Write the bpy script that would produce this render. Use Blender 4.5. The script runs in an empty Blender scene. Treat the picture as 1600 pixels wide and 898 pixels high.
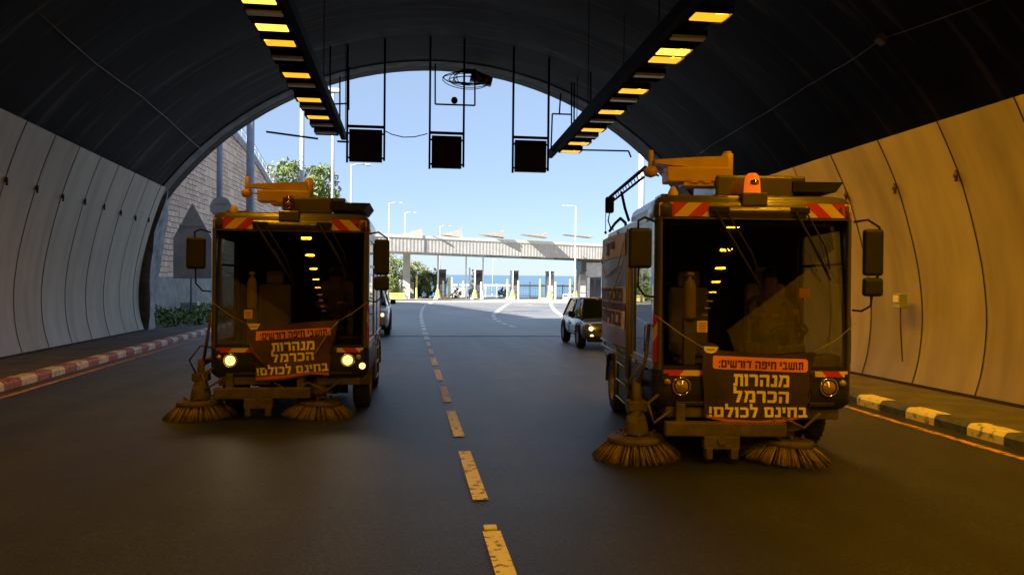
import bpy, bmesh, math, random
from mathutils import Vector, Matrix
random.seed(7)
R = math.radians
SC = bpy.context.scene
COL = SC.collection
# ------------------------------------------------------------------ camera
FPX = 1155.0
TH, PI_, PH = R(7.4), math.atan(19.5 / FPX), .0105
Fv = Vector((math.sin(TH) * math.cos(PI_), math.cos(TH) * math.cos(PI_), -math.sin(PI_)))
R0 = Vector((math.cos(TH), -math.sin(TH), 0)); U0 = R0.cross(Fv)
Rv = R0 * math.cos(PH) + U0 * math.sin(PH); Uv = U0 * math.cos(PH) - R0 * math.sin(PH)
CAM = Vector((0, 0, 1.85)); SL = .016                      # the road falls 1.6 % towards the sea
cd = bpy.data.cameras.new('camera'); cam = bpy.data.objects.new('camera', cd); COL.objects.link(cam)
m3 = Matrix((Rv, Uv, -Fv)).transposed()
cam.matrix_world = Matrix.Translation(CAM) @ m3.to_4x4()
cd.sensor_width = 36; cd.lens = 36 * FPX / 1600; cd.clip_start = .05; cd.clip_end = 60000
SC.camera = cam
# ------------------------------------------------------------------ sky, sun, exposure
SUN_EL, SUN_DIR = R(32), Vector((-.80, -.60))              # towards the sun: behind and left
W = bpy.data.worlds.new('World'); SC.world = W; W.use_nodes = True
nt = W.node_tree; bg = nt.nodes['Background']
sky = nt.nodes.new('ShaderNodeTexSky'); sky.sky_type = 'NISHITA'; sky.sun_disc = False
sky.sun_elevation = SUN_EL; sky.sun_rotation = math.atan2(SUN_DIR.x, SUN_DIR.y)
sky.altitude = 60; sky.air_density = .85; sky.dust_density = .15; sky.ozone_density = 3.0
tint = nt.nodes.new('ShaderNodeMix'); tint.data_type = 'RGBA'; tint.blend_type = 'MULTIPLY'; tint.inputs[0].default_value = 1; tint.inputs[7].default_value = (.86, .94, 1.12, 1)   # camera white balance towards the daylight side
nt.links.new(sky.outputs[0], tint.inputs[6]); hz = nt.nodes.new('ShaderNodeMix'); hz.data_type = 'RGBA'; hz.inputs[0].default_value = .6; hz.inputs[7].default_value = (3.1, 3.9, 4.9, 1)   # pale sea haze veiling the blue
nt.links.new(tint.outputs[2], hz.inputs[6]); nt.links.new(hz.outputs[2], bg.inputs[0]); bg.inputs[1].default_value = .064
sl = bpy.data.lights.new('sun', 'SUN'); sl.energy = 5.0; sl.angle = R(.5); sl.color = (1, .93, .82)
so = bpy.data.objects.new('sun', sl); COL.objects.link(so)
sd = Vector((SUN_DIR.x * math.cos(SUN_EL), SUN_DIR.y * math.cos(SUN_EL), math.sin(SUN_EL)))
so.rotation_euler = sd.to_track_quat('Z', 'Y').to_euler(); so.location = (-60, -60, 60)
vs = SC.view_settings; vs.view_transform = 'Standard'; vs.look = 'None'; vs.gamma = 1; vs.exposure = 1.5
SC.cycles.use_denoising = True; SC.cycles.max_bounces = 8; SC.cycles.transparent_max_bounces = 16
SC.cycles.sample_clamp_indirect = 4
LAMP_W = 14.0
SODIUM = (1.0, .43, .006)

# ------------------------------------------------------------------ projection helpers (points on real planes)
def ray(x, y): return (Fv * FPX + Rv * (x - 800) - Uv * (y - 449)).normalized()
def gp(x, y, h=0.0):
    d = ray(x, y); t = (h - CAM.z - SL * CAM.y) / (d.z + SL * d.y); return CAM + d * t
def at_y(x, y, Y): d = ray(x, y); return CAM + d * (Y / d.y)
def rz(Y): return -SL * Y                                   # road level at Y

# ------------------------------------------------------------------ materials
def mat(name, col, rough=.6, metal=0, var=.12, scale=3.0, bump=0, bscale=40, emit=None, estr=0, coord='Object', stretch=(1, 1, 1), col2=None, spec=None, coat=0, lo=.35, hi=.65):
    m = bpy.data.materials.new(name); m.use_nodes = True; t = m.node_tree; b = t.nodes['Principled BSDF']
    b.inputs['Roughness'].default_value = rough; b.inputs['Metallic'].default_value = metal
    if spec is not None: b.inputs['Specular IOR Level'].default_value = spec
    b.inputs['Coat Weight'].default_value = coat
    tc = t.nodes.new('ShaderNodeTexCoord'); mp = t.nodes.new('ShaderNodeMapping'); mp.inputs['Scale'].default_value = stretch
    t.links.new(tc.outputs[coord], mp.inputs[0])
    n = t.nodes.new('ShaderNodeTexNoise'); n.inputs['Scale'].default_value = scale; n.inputs['Detail'].default_value = 6
    t.links.new(mp.outputs[0], n.inputs[0])
    r = t.nodes.new('ShaderNodeValToRGB'); r.color_ramp.elements[0].position = lo; r.color_ramp.elements[1].position = hi
    c2 = col2 or tuple(min(1, c * (1 + var)) for c in col)
    c1 = col if col2 else tuple(c * (1 - var) for c in col)
    r.color_ramp.elements[0].color = (*c1, 1); r.color_ramp.elements[1].color = (*c2, 1)
    t.links.new(n.outputs[0], r.inputs[0]); t.links.new(r.outputs[0], b.inputs['Base Color'])
    if bump:
        n2 = t.nodes.new('ShaderNodeTexNoise'); n2.inputs['Scale'].default_value = bscale; n2.inputs['Detail'].default_value = 4
        t.links.new(tc.outputs[coord], n2.inputs[0])
        bp = t.nodes.new('ShaderNodeBump'); bp.inputs['Strength'].default_value = bump; bp.inputs['Distance'].default_value = .02
        t.links.new(n2.outputs[0], bp.inputs['Height']); t.links.new(bp.outputs[0], b.inputs['Normal'])
    if emit:
        b.inputs['Emission Color'].default_value = (*emit, 1); b.inputs['Emission Strength'].default_value = estr
    return m

def glass(name, tint, refl=.10, rough=.02):
    m = bpy.data.materials.new(name); m.use_nodes = True; t = m.node_tree; t.nodes.clear()
    o = t.nodes.new('ShaderNodeOutputMaterial'); mx = t.nodes.new('ShaderNodeMixShader')
    tr = t.nodes.new('ShaderNodeBsdfTransparent'); tr.inputs[0].default_value = (*tint, 1)
    g = t.nodes.new('ShaderNodeBsdfGlossy'); g.inputs['Roughness'].default_value = rough; g.inputs[0].default_value = (1, 1, 1, 1)
    lw = t.nodes.new('ShaderNodeLayerWeight'); lw.inputs[0].default_value = .25
    mr = t.nodes.new('ShaderNodeMapRange'); mr.inputs[3].default_value = refl; mr.inputs[4].default_value = .9
    pw = t.nodes.new('ShaderNodeMath'); pw.operation = 'POWER'; pw.inputs[1].default_value = 2
    t.links.new(lw.outputs['Facing'], pw.inputs[0]); t.links.new(pw.outputs[0], mr.inputs[0]); t.links.new(mr.outputs[0], mx.inputs[0])
    t.links.new(tr.outputs[0], mx.inputs[1]); t.links.new(g.outputs[0], mx.inputs[2]); t.links.new(mx.outputs[0], o.inputs[0])
    return m

M = {}
def asphalt():
    m = mat('asphalt', (.018, .024, .034), .45, spec=.5, var=.25, scale=1.3, bump=.0, coord='Object')
    t = m.node_tree; b = t.nodes['Principled BSDF']
    tc = t.nodes['Texture Coordinate']
    fine = t.nodes.new('ShaderNodeTexVoronoi'); fine.inputs['Scale'].default_value = 95
    t.links.new(tc.outputs['Object'], fine.inputs[0])
    cr = t.nodes.new('ShaderNodeValToRGB'); cr.color_ramp.elements[0].position = 0; cr.color_ramp.elements[1].position = .34
    cr.color_ramp.elements[0].color = (4.5, 4.3, 4.0, 1); cr.color_ramp.elements[1].color = (.5, .5, .5, 1)
    t.links.new(fine.outputs['Distance'], cr.inputs[0])
    big = t.nodes.new('ShaderNodeTexNoise'); big.inputs['Scale'].default_value = 1.0; big.inputs['Detail'].default_value = 5
    mp = t.nodes.new('ShaderNodeMapping'); mp.inputs['Scale'].default_value = (1.1, .07, 1)
    t.links.new(tc.outputs['Object'], mp.inputs[0]); t.links.new(mp.outputs[0], big.inputs[0])
    c2 = t.nodes.new('ShaderNodeValToRGB'); c2.color_ramp.elements[0].position = .35; c2.color_ramp.elements[1].position = .68
    c2.color_ramp.elements[0].color = (.62, .62, .62, 1); c2.color_ramp.elements[1].color = (1.35, 1.33, 1.3, 1)
    t.links.new(big.outputs[0], c2.inputs[0])
    ramp = [n for n in t.nodes if n.bl_idname == 'ShaderNodeValToRGB'][0]
    a = t.nodes.new('ShaderNodeMix'); a.data_type = 'RGBA'; a.blend_type = 'MULTIPLY'; a.inputs[0].default_value = 1
    t.links.new(ramp.outputs[0], a.inputs[6]); t.links.new(cr.outputs[0], a.inputs[7])
    c = t.nodes.new('ShaderNodeMix'); c.data_type = 'RGBA'; c.blend_type = 'MULTIPLY'; c.inputs[0].default_value = 1
    t.links.new(a.outputs[2], c.inputs[6]); t.links.new(c2.outputs[0], c.inputs[7])
    mid = t.nodes.new('ShaderNodeTexNoise'); mid.inputs['Scale'].default_value = 38; mid.inputs['Detail'].default_value = 9; mid.inputs['Roughness'].default_value = .8; t.links.new(tc.outputs['Object'], mid.inputs[0])
    c3 = t.nodes.new('ShaderNodeValToRGB'); c3.color_ramp.elements[0].position = .42; c3.color_ramp.elements[1].position = .62; c3.color_ramp.elements[0].color = (.25, .25, .25, 1); c3.color_ramp.elements[1].color = (3.2, 3.1, 3.0, 1)
    t.links.new(mid.outputs[0], c3.inputs[0])
    d = t.nodes.new('ShaderNodeMix'); d.data_type = 'RGBA'; d.blend_type = 'MULTIPLY'; d.inputs[0].default_value = 1; t.links.new(c.outputs[2], d.inputs[6]); t.links.new(c3.outputs[0], d.inputs[7])
    # daylight painted into the colour: asphalt gets paler towards the portal
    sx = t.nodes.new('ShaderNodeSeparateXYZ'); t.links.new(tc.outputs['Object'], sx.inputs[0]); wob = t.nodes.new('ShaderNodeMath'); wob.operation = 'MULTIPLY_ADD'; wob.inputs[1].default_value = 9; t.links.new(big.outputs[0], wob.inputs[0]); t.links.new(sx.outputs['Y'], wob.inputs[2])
    daylit = t.nodes.new('ShaderNodeMapRange'); daylit.inputs[1].default_value = 14; daylit.inputs[2].default_value = 32; daylit.inputs[3].default_value = 1; daylit.inputs[4].default_value = 5.0; t.links.new(wob.outputs[0], daylit.inputs[0])
    e = t.nodes.new('ShaderNodeMix'); e.data_type = 'RGBA'; e.blend_type = 'MULTIPLY'; e.inputs[0].default_value = 1; t.links.new(d.outputs[2], e.inputs[6]); t.links.new(daylit.outputs[0], e.inputs[7]); t.links.new(e.outputs[2], b.inputs['Base Color'])
    bp = t.nodes.new('ShaderNodeBump'); bp.inputs['Strength'].default_value = .7; bp.inputs['Distance'].default_value = .022
    t.links.new(mid.outputs[0], bp.inputs['Height']); t.links.new(bp.outputs[0], b.inputs['Normal'])
    return m
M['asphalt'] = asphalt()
M['outer'] = mat('worn_outer_asphalt', (.20, .212, .23), .5, scale=.35, col2=(.29, .29, .29), stretch=(1, .3, 1), bump=.25, bscale=30)
M['plaza'] = mat('plaza_surface', (.42, .38, .335), .8, var=.1, scale=.6, bump=.2, bscale=30)
M['paint'] = mat('road_paint', (.20, .195, .19), .6, scale=14, col2=(.80, .79, .76), bump=.3, lo=.36, hi=.46)
M['edge'] = mat('edge_line_paint', (.10, .07, .03), .6, scale=11, col2=(.62, .36, .08), lo=.35, hi=.55)
M['kerb_w'] = mat('kerb_white', (.25, .24, .22), .7, scale=9, lo=.34, hi=.46, col2=(.72, .70, .66), bump=.3)
M['kerb_r'] = mat('kerb_faded_red', (.16, .07, .065), .7, scale=9, lo=.34, hi=.5, col2=(.42, .17, .16), bump=.3)
M['kerb_b'] = mat('kerb_black', (.035, .042, .05), .6, scale=6, col2=(.09, .10, .11), bump=.3)
M['walk'] = mat('walkway_concrete', (.10, .095, .09), .85, var=.25, scale=2, bump=.3)
M['panel'] = mat('lining_panel', (.36, .32, .235), .5, scale=.9, col2=(.47, .425, .325), stretch=(1, 2.2, .35), bump=.06, bscale=3, lo=.3, hi=.6)
def dirt(m):
    t = m.node_tree; b = t.nodes['Principled BSDF']; tc = t.nodes['Texture Coordinate']
    mp = t.nodes.new('ShaderNodeMapping'); mp.inputs['Scale'].default_value = (1, 3.0, .35); n = t.nodes.new('ShaderNodeTexNoise'); n.inputs['Scale'].default_value = 1.1; n.inputs['Detail'].default_value = 4; n.inputs['Roughness'].default_value = .55
    t.links.new(tc.outputs['Object'], mp.inputs[0]); t.links.new(mp.outputs[0], n.inputs[0])
    r = t.nodes.new('ShaderNodeValToRGB'); r.color_ramp.elements[0].position = .46; r.color_ramp.elements[1].position = .74; r.color_ramp.elements[0].color = (1, 1, 1, 1); r.color_ramp.elements[1].color = (.86, .84, .81, 1)
    t.links.new(n.outputs[0], r.inputs[0])
    sp = t.nodes.new('ShaderNodeSeparateXYZ'); t.links.new(tc.outputs['Object'], sp.inputs[0])
    n3 = t.nodes.new('ShaderNodeTexNoise'); n3.inputs['Scale'].default_value = 1.7; n3.inputs['Detail'].default_value = 6; t.links.new(tc.outputs['Object'], n3.inputs[0])
    ad = t.nodes.new('ShaderNodeMath'); ad.operation = 'MULTIPLY_ADD'; ad.inputs[1].default_value = 1.4; t.links.new(n3.outputs[0], ad.inputs[0]); t.links.new(sp.outputs['Z'], ad.inputs[2])
    r2 = t.nodes.new('ShaderNodeMapRange'); r2.inputs[1].default_value = .9; r2.inputs[2].default_value = 2.9; r2.inputs[3].default_value = .70; r2.inputs[4].default_value = 1.0; t.links.new(ad.outputs[0], r2.inputs[0])
    ramp = [x for x in t.nodes if x.bl_idname == 'ShaderNodeValToRGB'][0]
    a = t.nodes.new('ShaderNodeMix'); a.data_type = 'RGBA'; a.blend_type = 'MULTIPLY'; a.inputs[0].default_value = 1
    c = t.nodes.new('ShaderNodeMix'); c.data_type = 'RGBA'; c.blend_type = 'MULTIPLY'; c.inputs[0].default_value = 1
    t.links.new(ramp.outputs[0], a.inputs[6]); t.links.new(r.outputs[0], a.inputs[7]); t.links.new(a.outputs[2], c.inputs[6]); t.links.new(r2.outputs[0], c.inputs[7]); t.links.new(c.outputs[2], b.inputs['Base Color'])
M['panel_b'] = mat('lining_panel_darker', (.315, .28, .205), .45, scale=.9, col2=(.42, .38, .29), stretch=(1, 2.2, .35), bump=.06, bscale=3, lo=.3, hi=.6)
M['panel_c'] = mat('lining_panel_paler', (.40, .36, .265), .55, scale=1.3, col2=(.50, .455, .35), stretch=(1, 2.0, .35), bump=.06, bscale=3, lo=.3, hi=.6)
for k_ in ('panel', 'panel_b', 'panel_c'): dirt(M[k_])                                            # splash dirt along the foot and runs of soot
M['gap'] = mat('joint_shadow_gap', (.03, .025, .02), .9)
M['bolt'] = mat('rusty_bracket', (.10, .06, .035), .6, metal=.5)
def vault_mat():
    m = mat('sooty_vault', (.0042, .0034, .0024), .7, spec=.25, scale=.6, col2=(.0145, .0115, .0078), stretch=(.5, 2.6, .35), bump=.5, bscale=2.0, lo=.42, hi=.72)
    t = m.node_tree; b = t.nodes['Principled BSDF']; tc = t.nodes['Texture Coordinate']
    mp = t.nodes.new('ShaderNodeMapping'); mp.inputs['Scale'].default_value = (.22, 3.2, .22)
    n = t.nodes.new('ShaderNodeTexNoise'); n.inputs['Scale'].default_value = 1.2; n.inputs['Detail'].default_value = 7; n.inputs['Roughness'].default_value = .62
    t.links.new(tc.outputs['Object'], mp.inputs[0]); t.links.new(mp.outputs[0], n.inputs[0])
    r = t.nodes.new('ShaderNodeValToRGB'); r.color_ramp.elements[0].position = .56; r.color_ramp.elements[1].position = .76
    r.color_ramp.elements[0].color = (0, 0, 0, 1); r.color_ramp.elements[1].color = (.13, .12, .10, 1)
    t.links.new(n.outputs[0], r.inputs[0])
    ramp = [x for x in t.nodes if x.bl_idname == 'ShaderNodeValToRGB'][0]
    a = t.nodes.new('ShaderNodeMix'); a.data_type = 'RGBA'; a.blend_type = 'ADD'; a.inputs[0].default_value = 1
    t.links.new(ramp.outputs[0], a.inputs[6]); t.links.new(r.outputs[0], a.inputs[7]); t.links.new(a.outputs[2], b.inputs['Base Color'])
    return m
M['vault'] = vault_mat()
M['ring'] = mat('portal_concrete', (.17, .17, .16), .85, scale=2, col2=(.30, .30, .28), bump=.4, bscale=12)
M['concrete'] = mat('concrete', (.30, .30, .29), .8, var=.2, scale=2, bump=.2)
M['canopyc'] = mat('canopy_concrete', (.46, .45, .42), .8, var=.08, scale=1.2, bump=.15)
M['rooflight'] = mat('roof_light_sheet', (.30, .285, .26), .6)
M['lightc'] = mat('pale_canopy_edge', (.68, .66, .60), .7, var=.05)
M['soffit'] = mat('canopy_soffit', (.12, .10, .085), .8)
M['dark'] = mat('dark_steel', (.004, .0045, .005), .8, spec=.15)
M['darkbox'] = mat('signal_housing', (.010, .014, .016), .55, scale=8, bump=.1)
M['black'] = mat('black_plastic', (.018, .018, .018), .45, scale=8, var=.3)
M['blackm'] = mat('matte_black', (.012, .012, .012), .8)
M['rubber'] = mat('rubber', (.022, .021, .02), .85, scale=12, var=.3, bump=.3)
M['rim'] = mat('rim_paint', (.40, .33, .14), .55, scale=5, var=.3)
M['truck'] = mat('truck_paint', (.115, .10, .072), .3, metal=.35, scale=2.5, var=.10, coat=.3)
M['trucks'] = mat('truck_body_silver', (.20, .21, .22), .32, metal=.25, scale=3, var=.1, bump=.05, bscale=5)
M['olive'] = mat('dusty_chassis', (.085, .068, .042), .7, scale=5, var=.35, bump=.3)
M['yellow'] = mat('yellow_machine_paint', (.68, .42, .07), .4, scale=4, col2=(.85, .56, .11), bump=.08)
M['red'] = mat('reflective_red', (.62, .03, .02), .4, var=.08)
M['ryel'] = mat('reflective_yellow', (.82, .58, .12), .4, var=.06)
M['seat'] = mat('beige_seat', (.38, .33, .22), .85, scale=6, bump=.2)
M['cloth'] = mat('banner_cloth', (.035, .022, .014), .7, scale=3, var=.3, bump=.4, bscale=6)
M['clothb'] = mat('rumpled_brown_cloth', (.085, .040, .016), .6, scale=3, var=.3, bump=.5, bscale=6)
M['orange'] = mat('banner_orange', (.95, .32, .06), .6, scale=4, var=.06)
M['orange2'] = mat('banner_orange_dull', (.50, .13, .06), .65)
M['inkd'] = mat('dark_ink', (.10, .02, .01), .7)
M['inky'] = mat('yellow_ink', (.92, .78, .40), .6, scale=6, var=.06)
M['cord'] = mat('cord', (.40, .34, .22), .8)
M['bristle'] = mat('bristle', (.09, .065, .04), .8, scale=18, col2=(.32, .23, .13), stretch=(1, 1, .3))
M['bristle_b'] = mat('bristle_dark', (.03, .024, .018), .8)
M['bristle_c'] = mat('bristle_straw', (.36, .27, .16), .7, scale=10)
M['steel'] = mat('galvanised_steel', (.42, .45, .48), .5, metal=.5, var=.1)
M['pole'] = mat('pole_paint', (.60, .62, .62), .5, metal=.2, var=.05)
M['polesh'] = mat('sign_post_steel', (.30, .34, .42), .55, metal=.4, var=.08)
M['white'] = mat('white_paint', (.78, .78, .75), .5, var=.05)
M['lyel'] = mat('yellow_post_paint', (.78, .64, .16), .5, var=.08)
M['booth'] = mat('booth_cladding', (.09, .085, .08), .4, var=.2)
M['boothg'] = mat('booth_glass', (.05, .055, .06), .1)
M['sign'] = mat('grey_sign_back', (.50, .50, .50), .55, metal=.3, var=.12, scale=2)
M['chrome'] = mat('reflector', (.8, .78, .7), .12, metal=1)
M['lens'] = mat('lens_dim', (.60, .42, .14), .15, metal=.6, var=.05)
M['lens_on'] = mat('lens_lit', (1, .85, .5), .2, emit=(1, .58, .18), estr=.8)
M['lens_car'] = mat('lens_lit_car', (1, .85, .6), .2, emit=(1, .72, .42), estr=.8)
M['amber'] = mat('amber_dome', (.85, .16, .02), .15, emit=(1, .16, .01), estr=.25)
M['amberc'] = glass('amber_clear_dome', (.9, .55, .2), .14)
M['wind'] = glass('windscreen_glass', (.54, .54, .45), .14, .015)
M['sideg'] = glass('side_glass', (.45, .52, .50), .16)
M['glow'] = mat('lit_sodium_lens', (.8, .5, .1), .4, emit=(1, .42, .015), estr=.5, var=.02)
M['glow2'] = mat('bright_sodium_lens', (.8, .5, .1), .4, emit=(1, .50, .05), estr=1.1, var=.02)
M['unlit'] = mat('unlit_lens', (.62, .58, .5), .3, var=.1)
M['skin'] = mat('skin', (.42, .25, .16), .6, var=.05)
M['shirt'] = mat('khaki_shirt', (.20, .16, .08), .85, bump=.3, bscale=20)
M['navy'] = mat('navy_clothes', (.035, .04, .07), .85)
M['ext'] = mat('extinguisher_paint', (.75, .55, .15), .35)
M['label'] = mat('yellow_label', (.80, .56, .14), .6)
M['mbox'] = mat('wall_box_green', (.30, .34, .30), .5)
M['cable'] = mat('pale_cable', (.34, .33, .31), .6)
M['bark'] = mat('bark', (.10, .075, .05), .9, bump=.5)
def leafmat(name, a, b_):
    m = mat(name, a, .6, scale=1.2, col2=b_, lo=.3, hi=.7); m.node_tree.nodes['Principled BSDF'].inputs['Transmission Weight'].default_value = 0
    return m
M['leaf'] = leafmat('foliage_green', (.10, .16, .03), (.24, .30, .08))
M['leaf2'] = leafmat('foliage_olive', (.16, .18, .09), (.36, .36, .20))
M['leaf3'] = leafmat('foliage_dark', (.04, .08, .045), (.10, .16, .08))
M['weed'] = leafmat('weeds', (.07, .14, .03), (.15, .26, .06))
M['hill'] = mat('hill_soil', (.16, .13, .09), .95, scale=.3, var=.3, bump=.5, bscale=3)
M['carw'] = mat('white_car_paint', (.62, .62, .60), .25, coat=.6, var=.02)
M['carb'] = mat('silver_car_paint', (.13, .17, .22), .2, metal=.3, coat=.6, var=.02)
M['carg'] = mat('car_window', (.012, .02, .022), .015, var=.02, spec=.35)
M['cone'] = mat('cone_orange', (.8, .12, .02), .6)
M['wingc'] = mat('shotcrete', (.22, .23, .235), .9, scale=2.5, col2=(.45, .46, .47), bump=.9, bscale=3)
def stone():
    m = bpy.data.materials.new('stone_blocks'); m.use_nodes = True; t = m.node_tree; b = t.nodes['Principled BSDF']; b.inputs['Roughness'].default_value = .9
    tc = t.nodes.new('ShaderNodeTexCoord'); sp = t.nodes.new('ShaderNodeSeparateXYZ'); cb = t.nodes.new('ShaderNodeCombineXYZ')
    t.links.new(tc.outputs['Object'], sp.inputs[0]); t.links.new(sp.outputs['Y'], cb.inputs['X']); t.links.new(sp.outputs['Z'], cb.inputs['Y'])
    ns = t.nodes.new('ShaderNodeTexNoise'); ns.inputs['Scale'].default_value = .9
    t.links.new(cb.outputs[0], ns.inputs[0])
    mixv = t.nodes.new('ShaderNodeMix'); mixv.data_type = 'VECTOR'; mixv.inputs[0].default_value = .10
    t.links.new(cb.outputs[0], mixv.inputs[4]); t.links.new(ns.outputs['Color'], mixv.inputs[5])
    def brick(w, h, sq, freq, off):
        k = t.nodes.new('ShaderNodeTexBrick'); k.inputs['Scale'].default_value = 1; k.inputs['Brick Width'].default_value = w; k.inputs['Row Height'].default_value = h
        k.inputs['Mortar Size'].default_value = .022; k.inputs['Mortar Smooth'].default_value = .3; k.squash = sq; k.squash_frequency = freq; k.offset = off
        k.inputs['Color1'].default_value = (.88, .64, .48, 1); k.inputs['Color2'].default_value = (.66, .46, .34, 1); k.inputs['Mortar'].default_value = (.20, .16, .14, 1)
        t.links.new(mixv.outputs[1], k.inputs[0]); return k
    k1 = brick(1.0, .52, 1.4, 2, .35); k2 = brick(.6, .26, .8, 3, .6)
    sel = t.nodes.new('ShaderNodeTexVoronoi'); sel.inputs['Scale'].default_value = .75; sel.distance = 'CHEBYCHEV'
    t.links.new(cb.outputs[0], sel.inputs[0]); s2 = t.nodes.new('ShaderNodeSeparateColor'); t.links.new(sel.outputs['Color'], s2.inputs[0])
    th = t.nodes.new('ShaderNodeMath'); th.operation = 'GREATER_THAN'; th.inputs[1].default_value = .5; t.links.new(s2.outputs[0], th.inputs[0])
    mc = t.nodes.new('ShaderNodeMix'); mc.data_type = 'RGBA'; t.links.new(th.outputs[0], mc.inputs[0]); t.links.new(k1.outputs[0], mc.inputs[6]); t.links.new(k2.outputs[0], mc.inputs[7])
    t.links.new(mc.outputs[2], b.inputs['Base Color'])
    mf = t.nodes.new('ShaderNodeMix'); mf.data_type = 'FLOAT'; t.links.new(th.outputs[0], mf.inputs[0]); t.links.new(k1.outputs[1], mf.inputs[2]); t.links.new(k2.outputs[1], mf.inputs[3])
    inv = t.nodes.new('ShaderNodeMath'); inv.operation = 'SUBTRACT'; inv.inputs[0].default_value = 1; t.links.new(mf.outputs[0], inv.inputs[1])
    bp = t.nodes.new('ShaderNodeBump'); bp.inputs['Distance'].default_value = .08; bp.inputs['Strength'].default_value = .8
    t.links.new(inv.outputs[0], bp.inputs['Height']); t.links.new(bp.outputs[0], b.inputs['Normal'])
    return m
M['stone'] = stone()
def sea_mat():
    m = mat('sea_water', (.10, .20, .29), .35, scale=.02, var=.25, spec=.3); t = m.node_tree; b = t.nodes['Principled BSDF']
    tc = t.nodes['Texture Coordinate']; n = t.nodes.new('ShaderNodeTexNoise'); n.inputs['Scale'].default_value = .25; n.inputs['Detail'].default_value = 5
    t.links.new(tc.outputs['Object'], n.inputs[0]); bp = t.nodes.new('ShaderNodeBump'); bp.inputs['Strength'].default_value = .4; bp.inputs['Distance'].default_value = .5
    t.links.new(n.outputs[0], bp.inputs['Height']); t.links.new(bp.outputs[0], b.inputs['Normal']); return m
M['sea'] = sea_mat()

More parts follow.
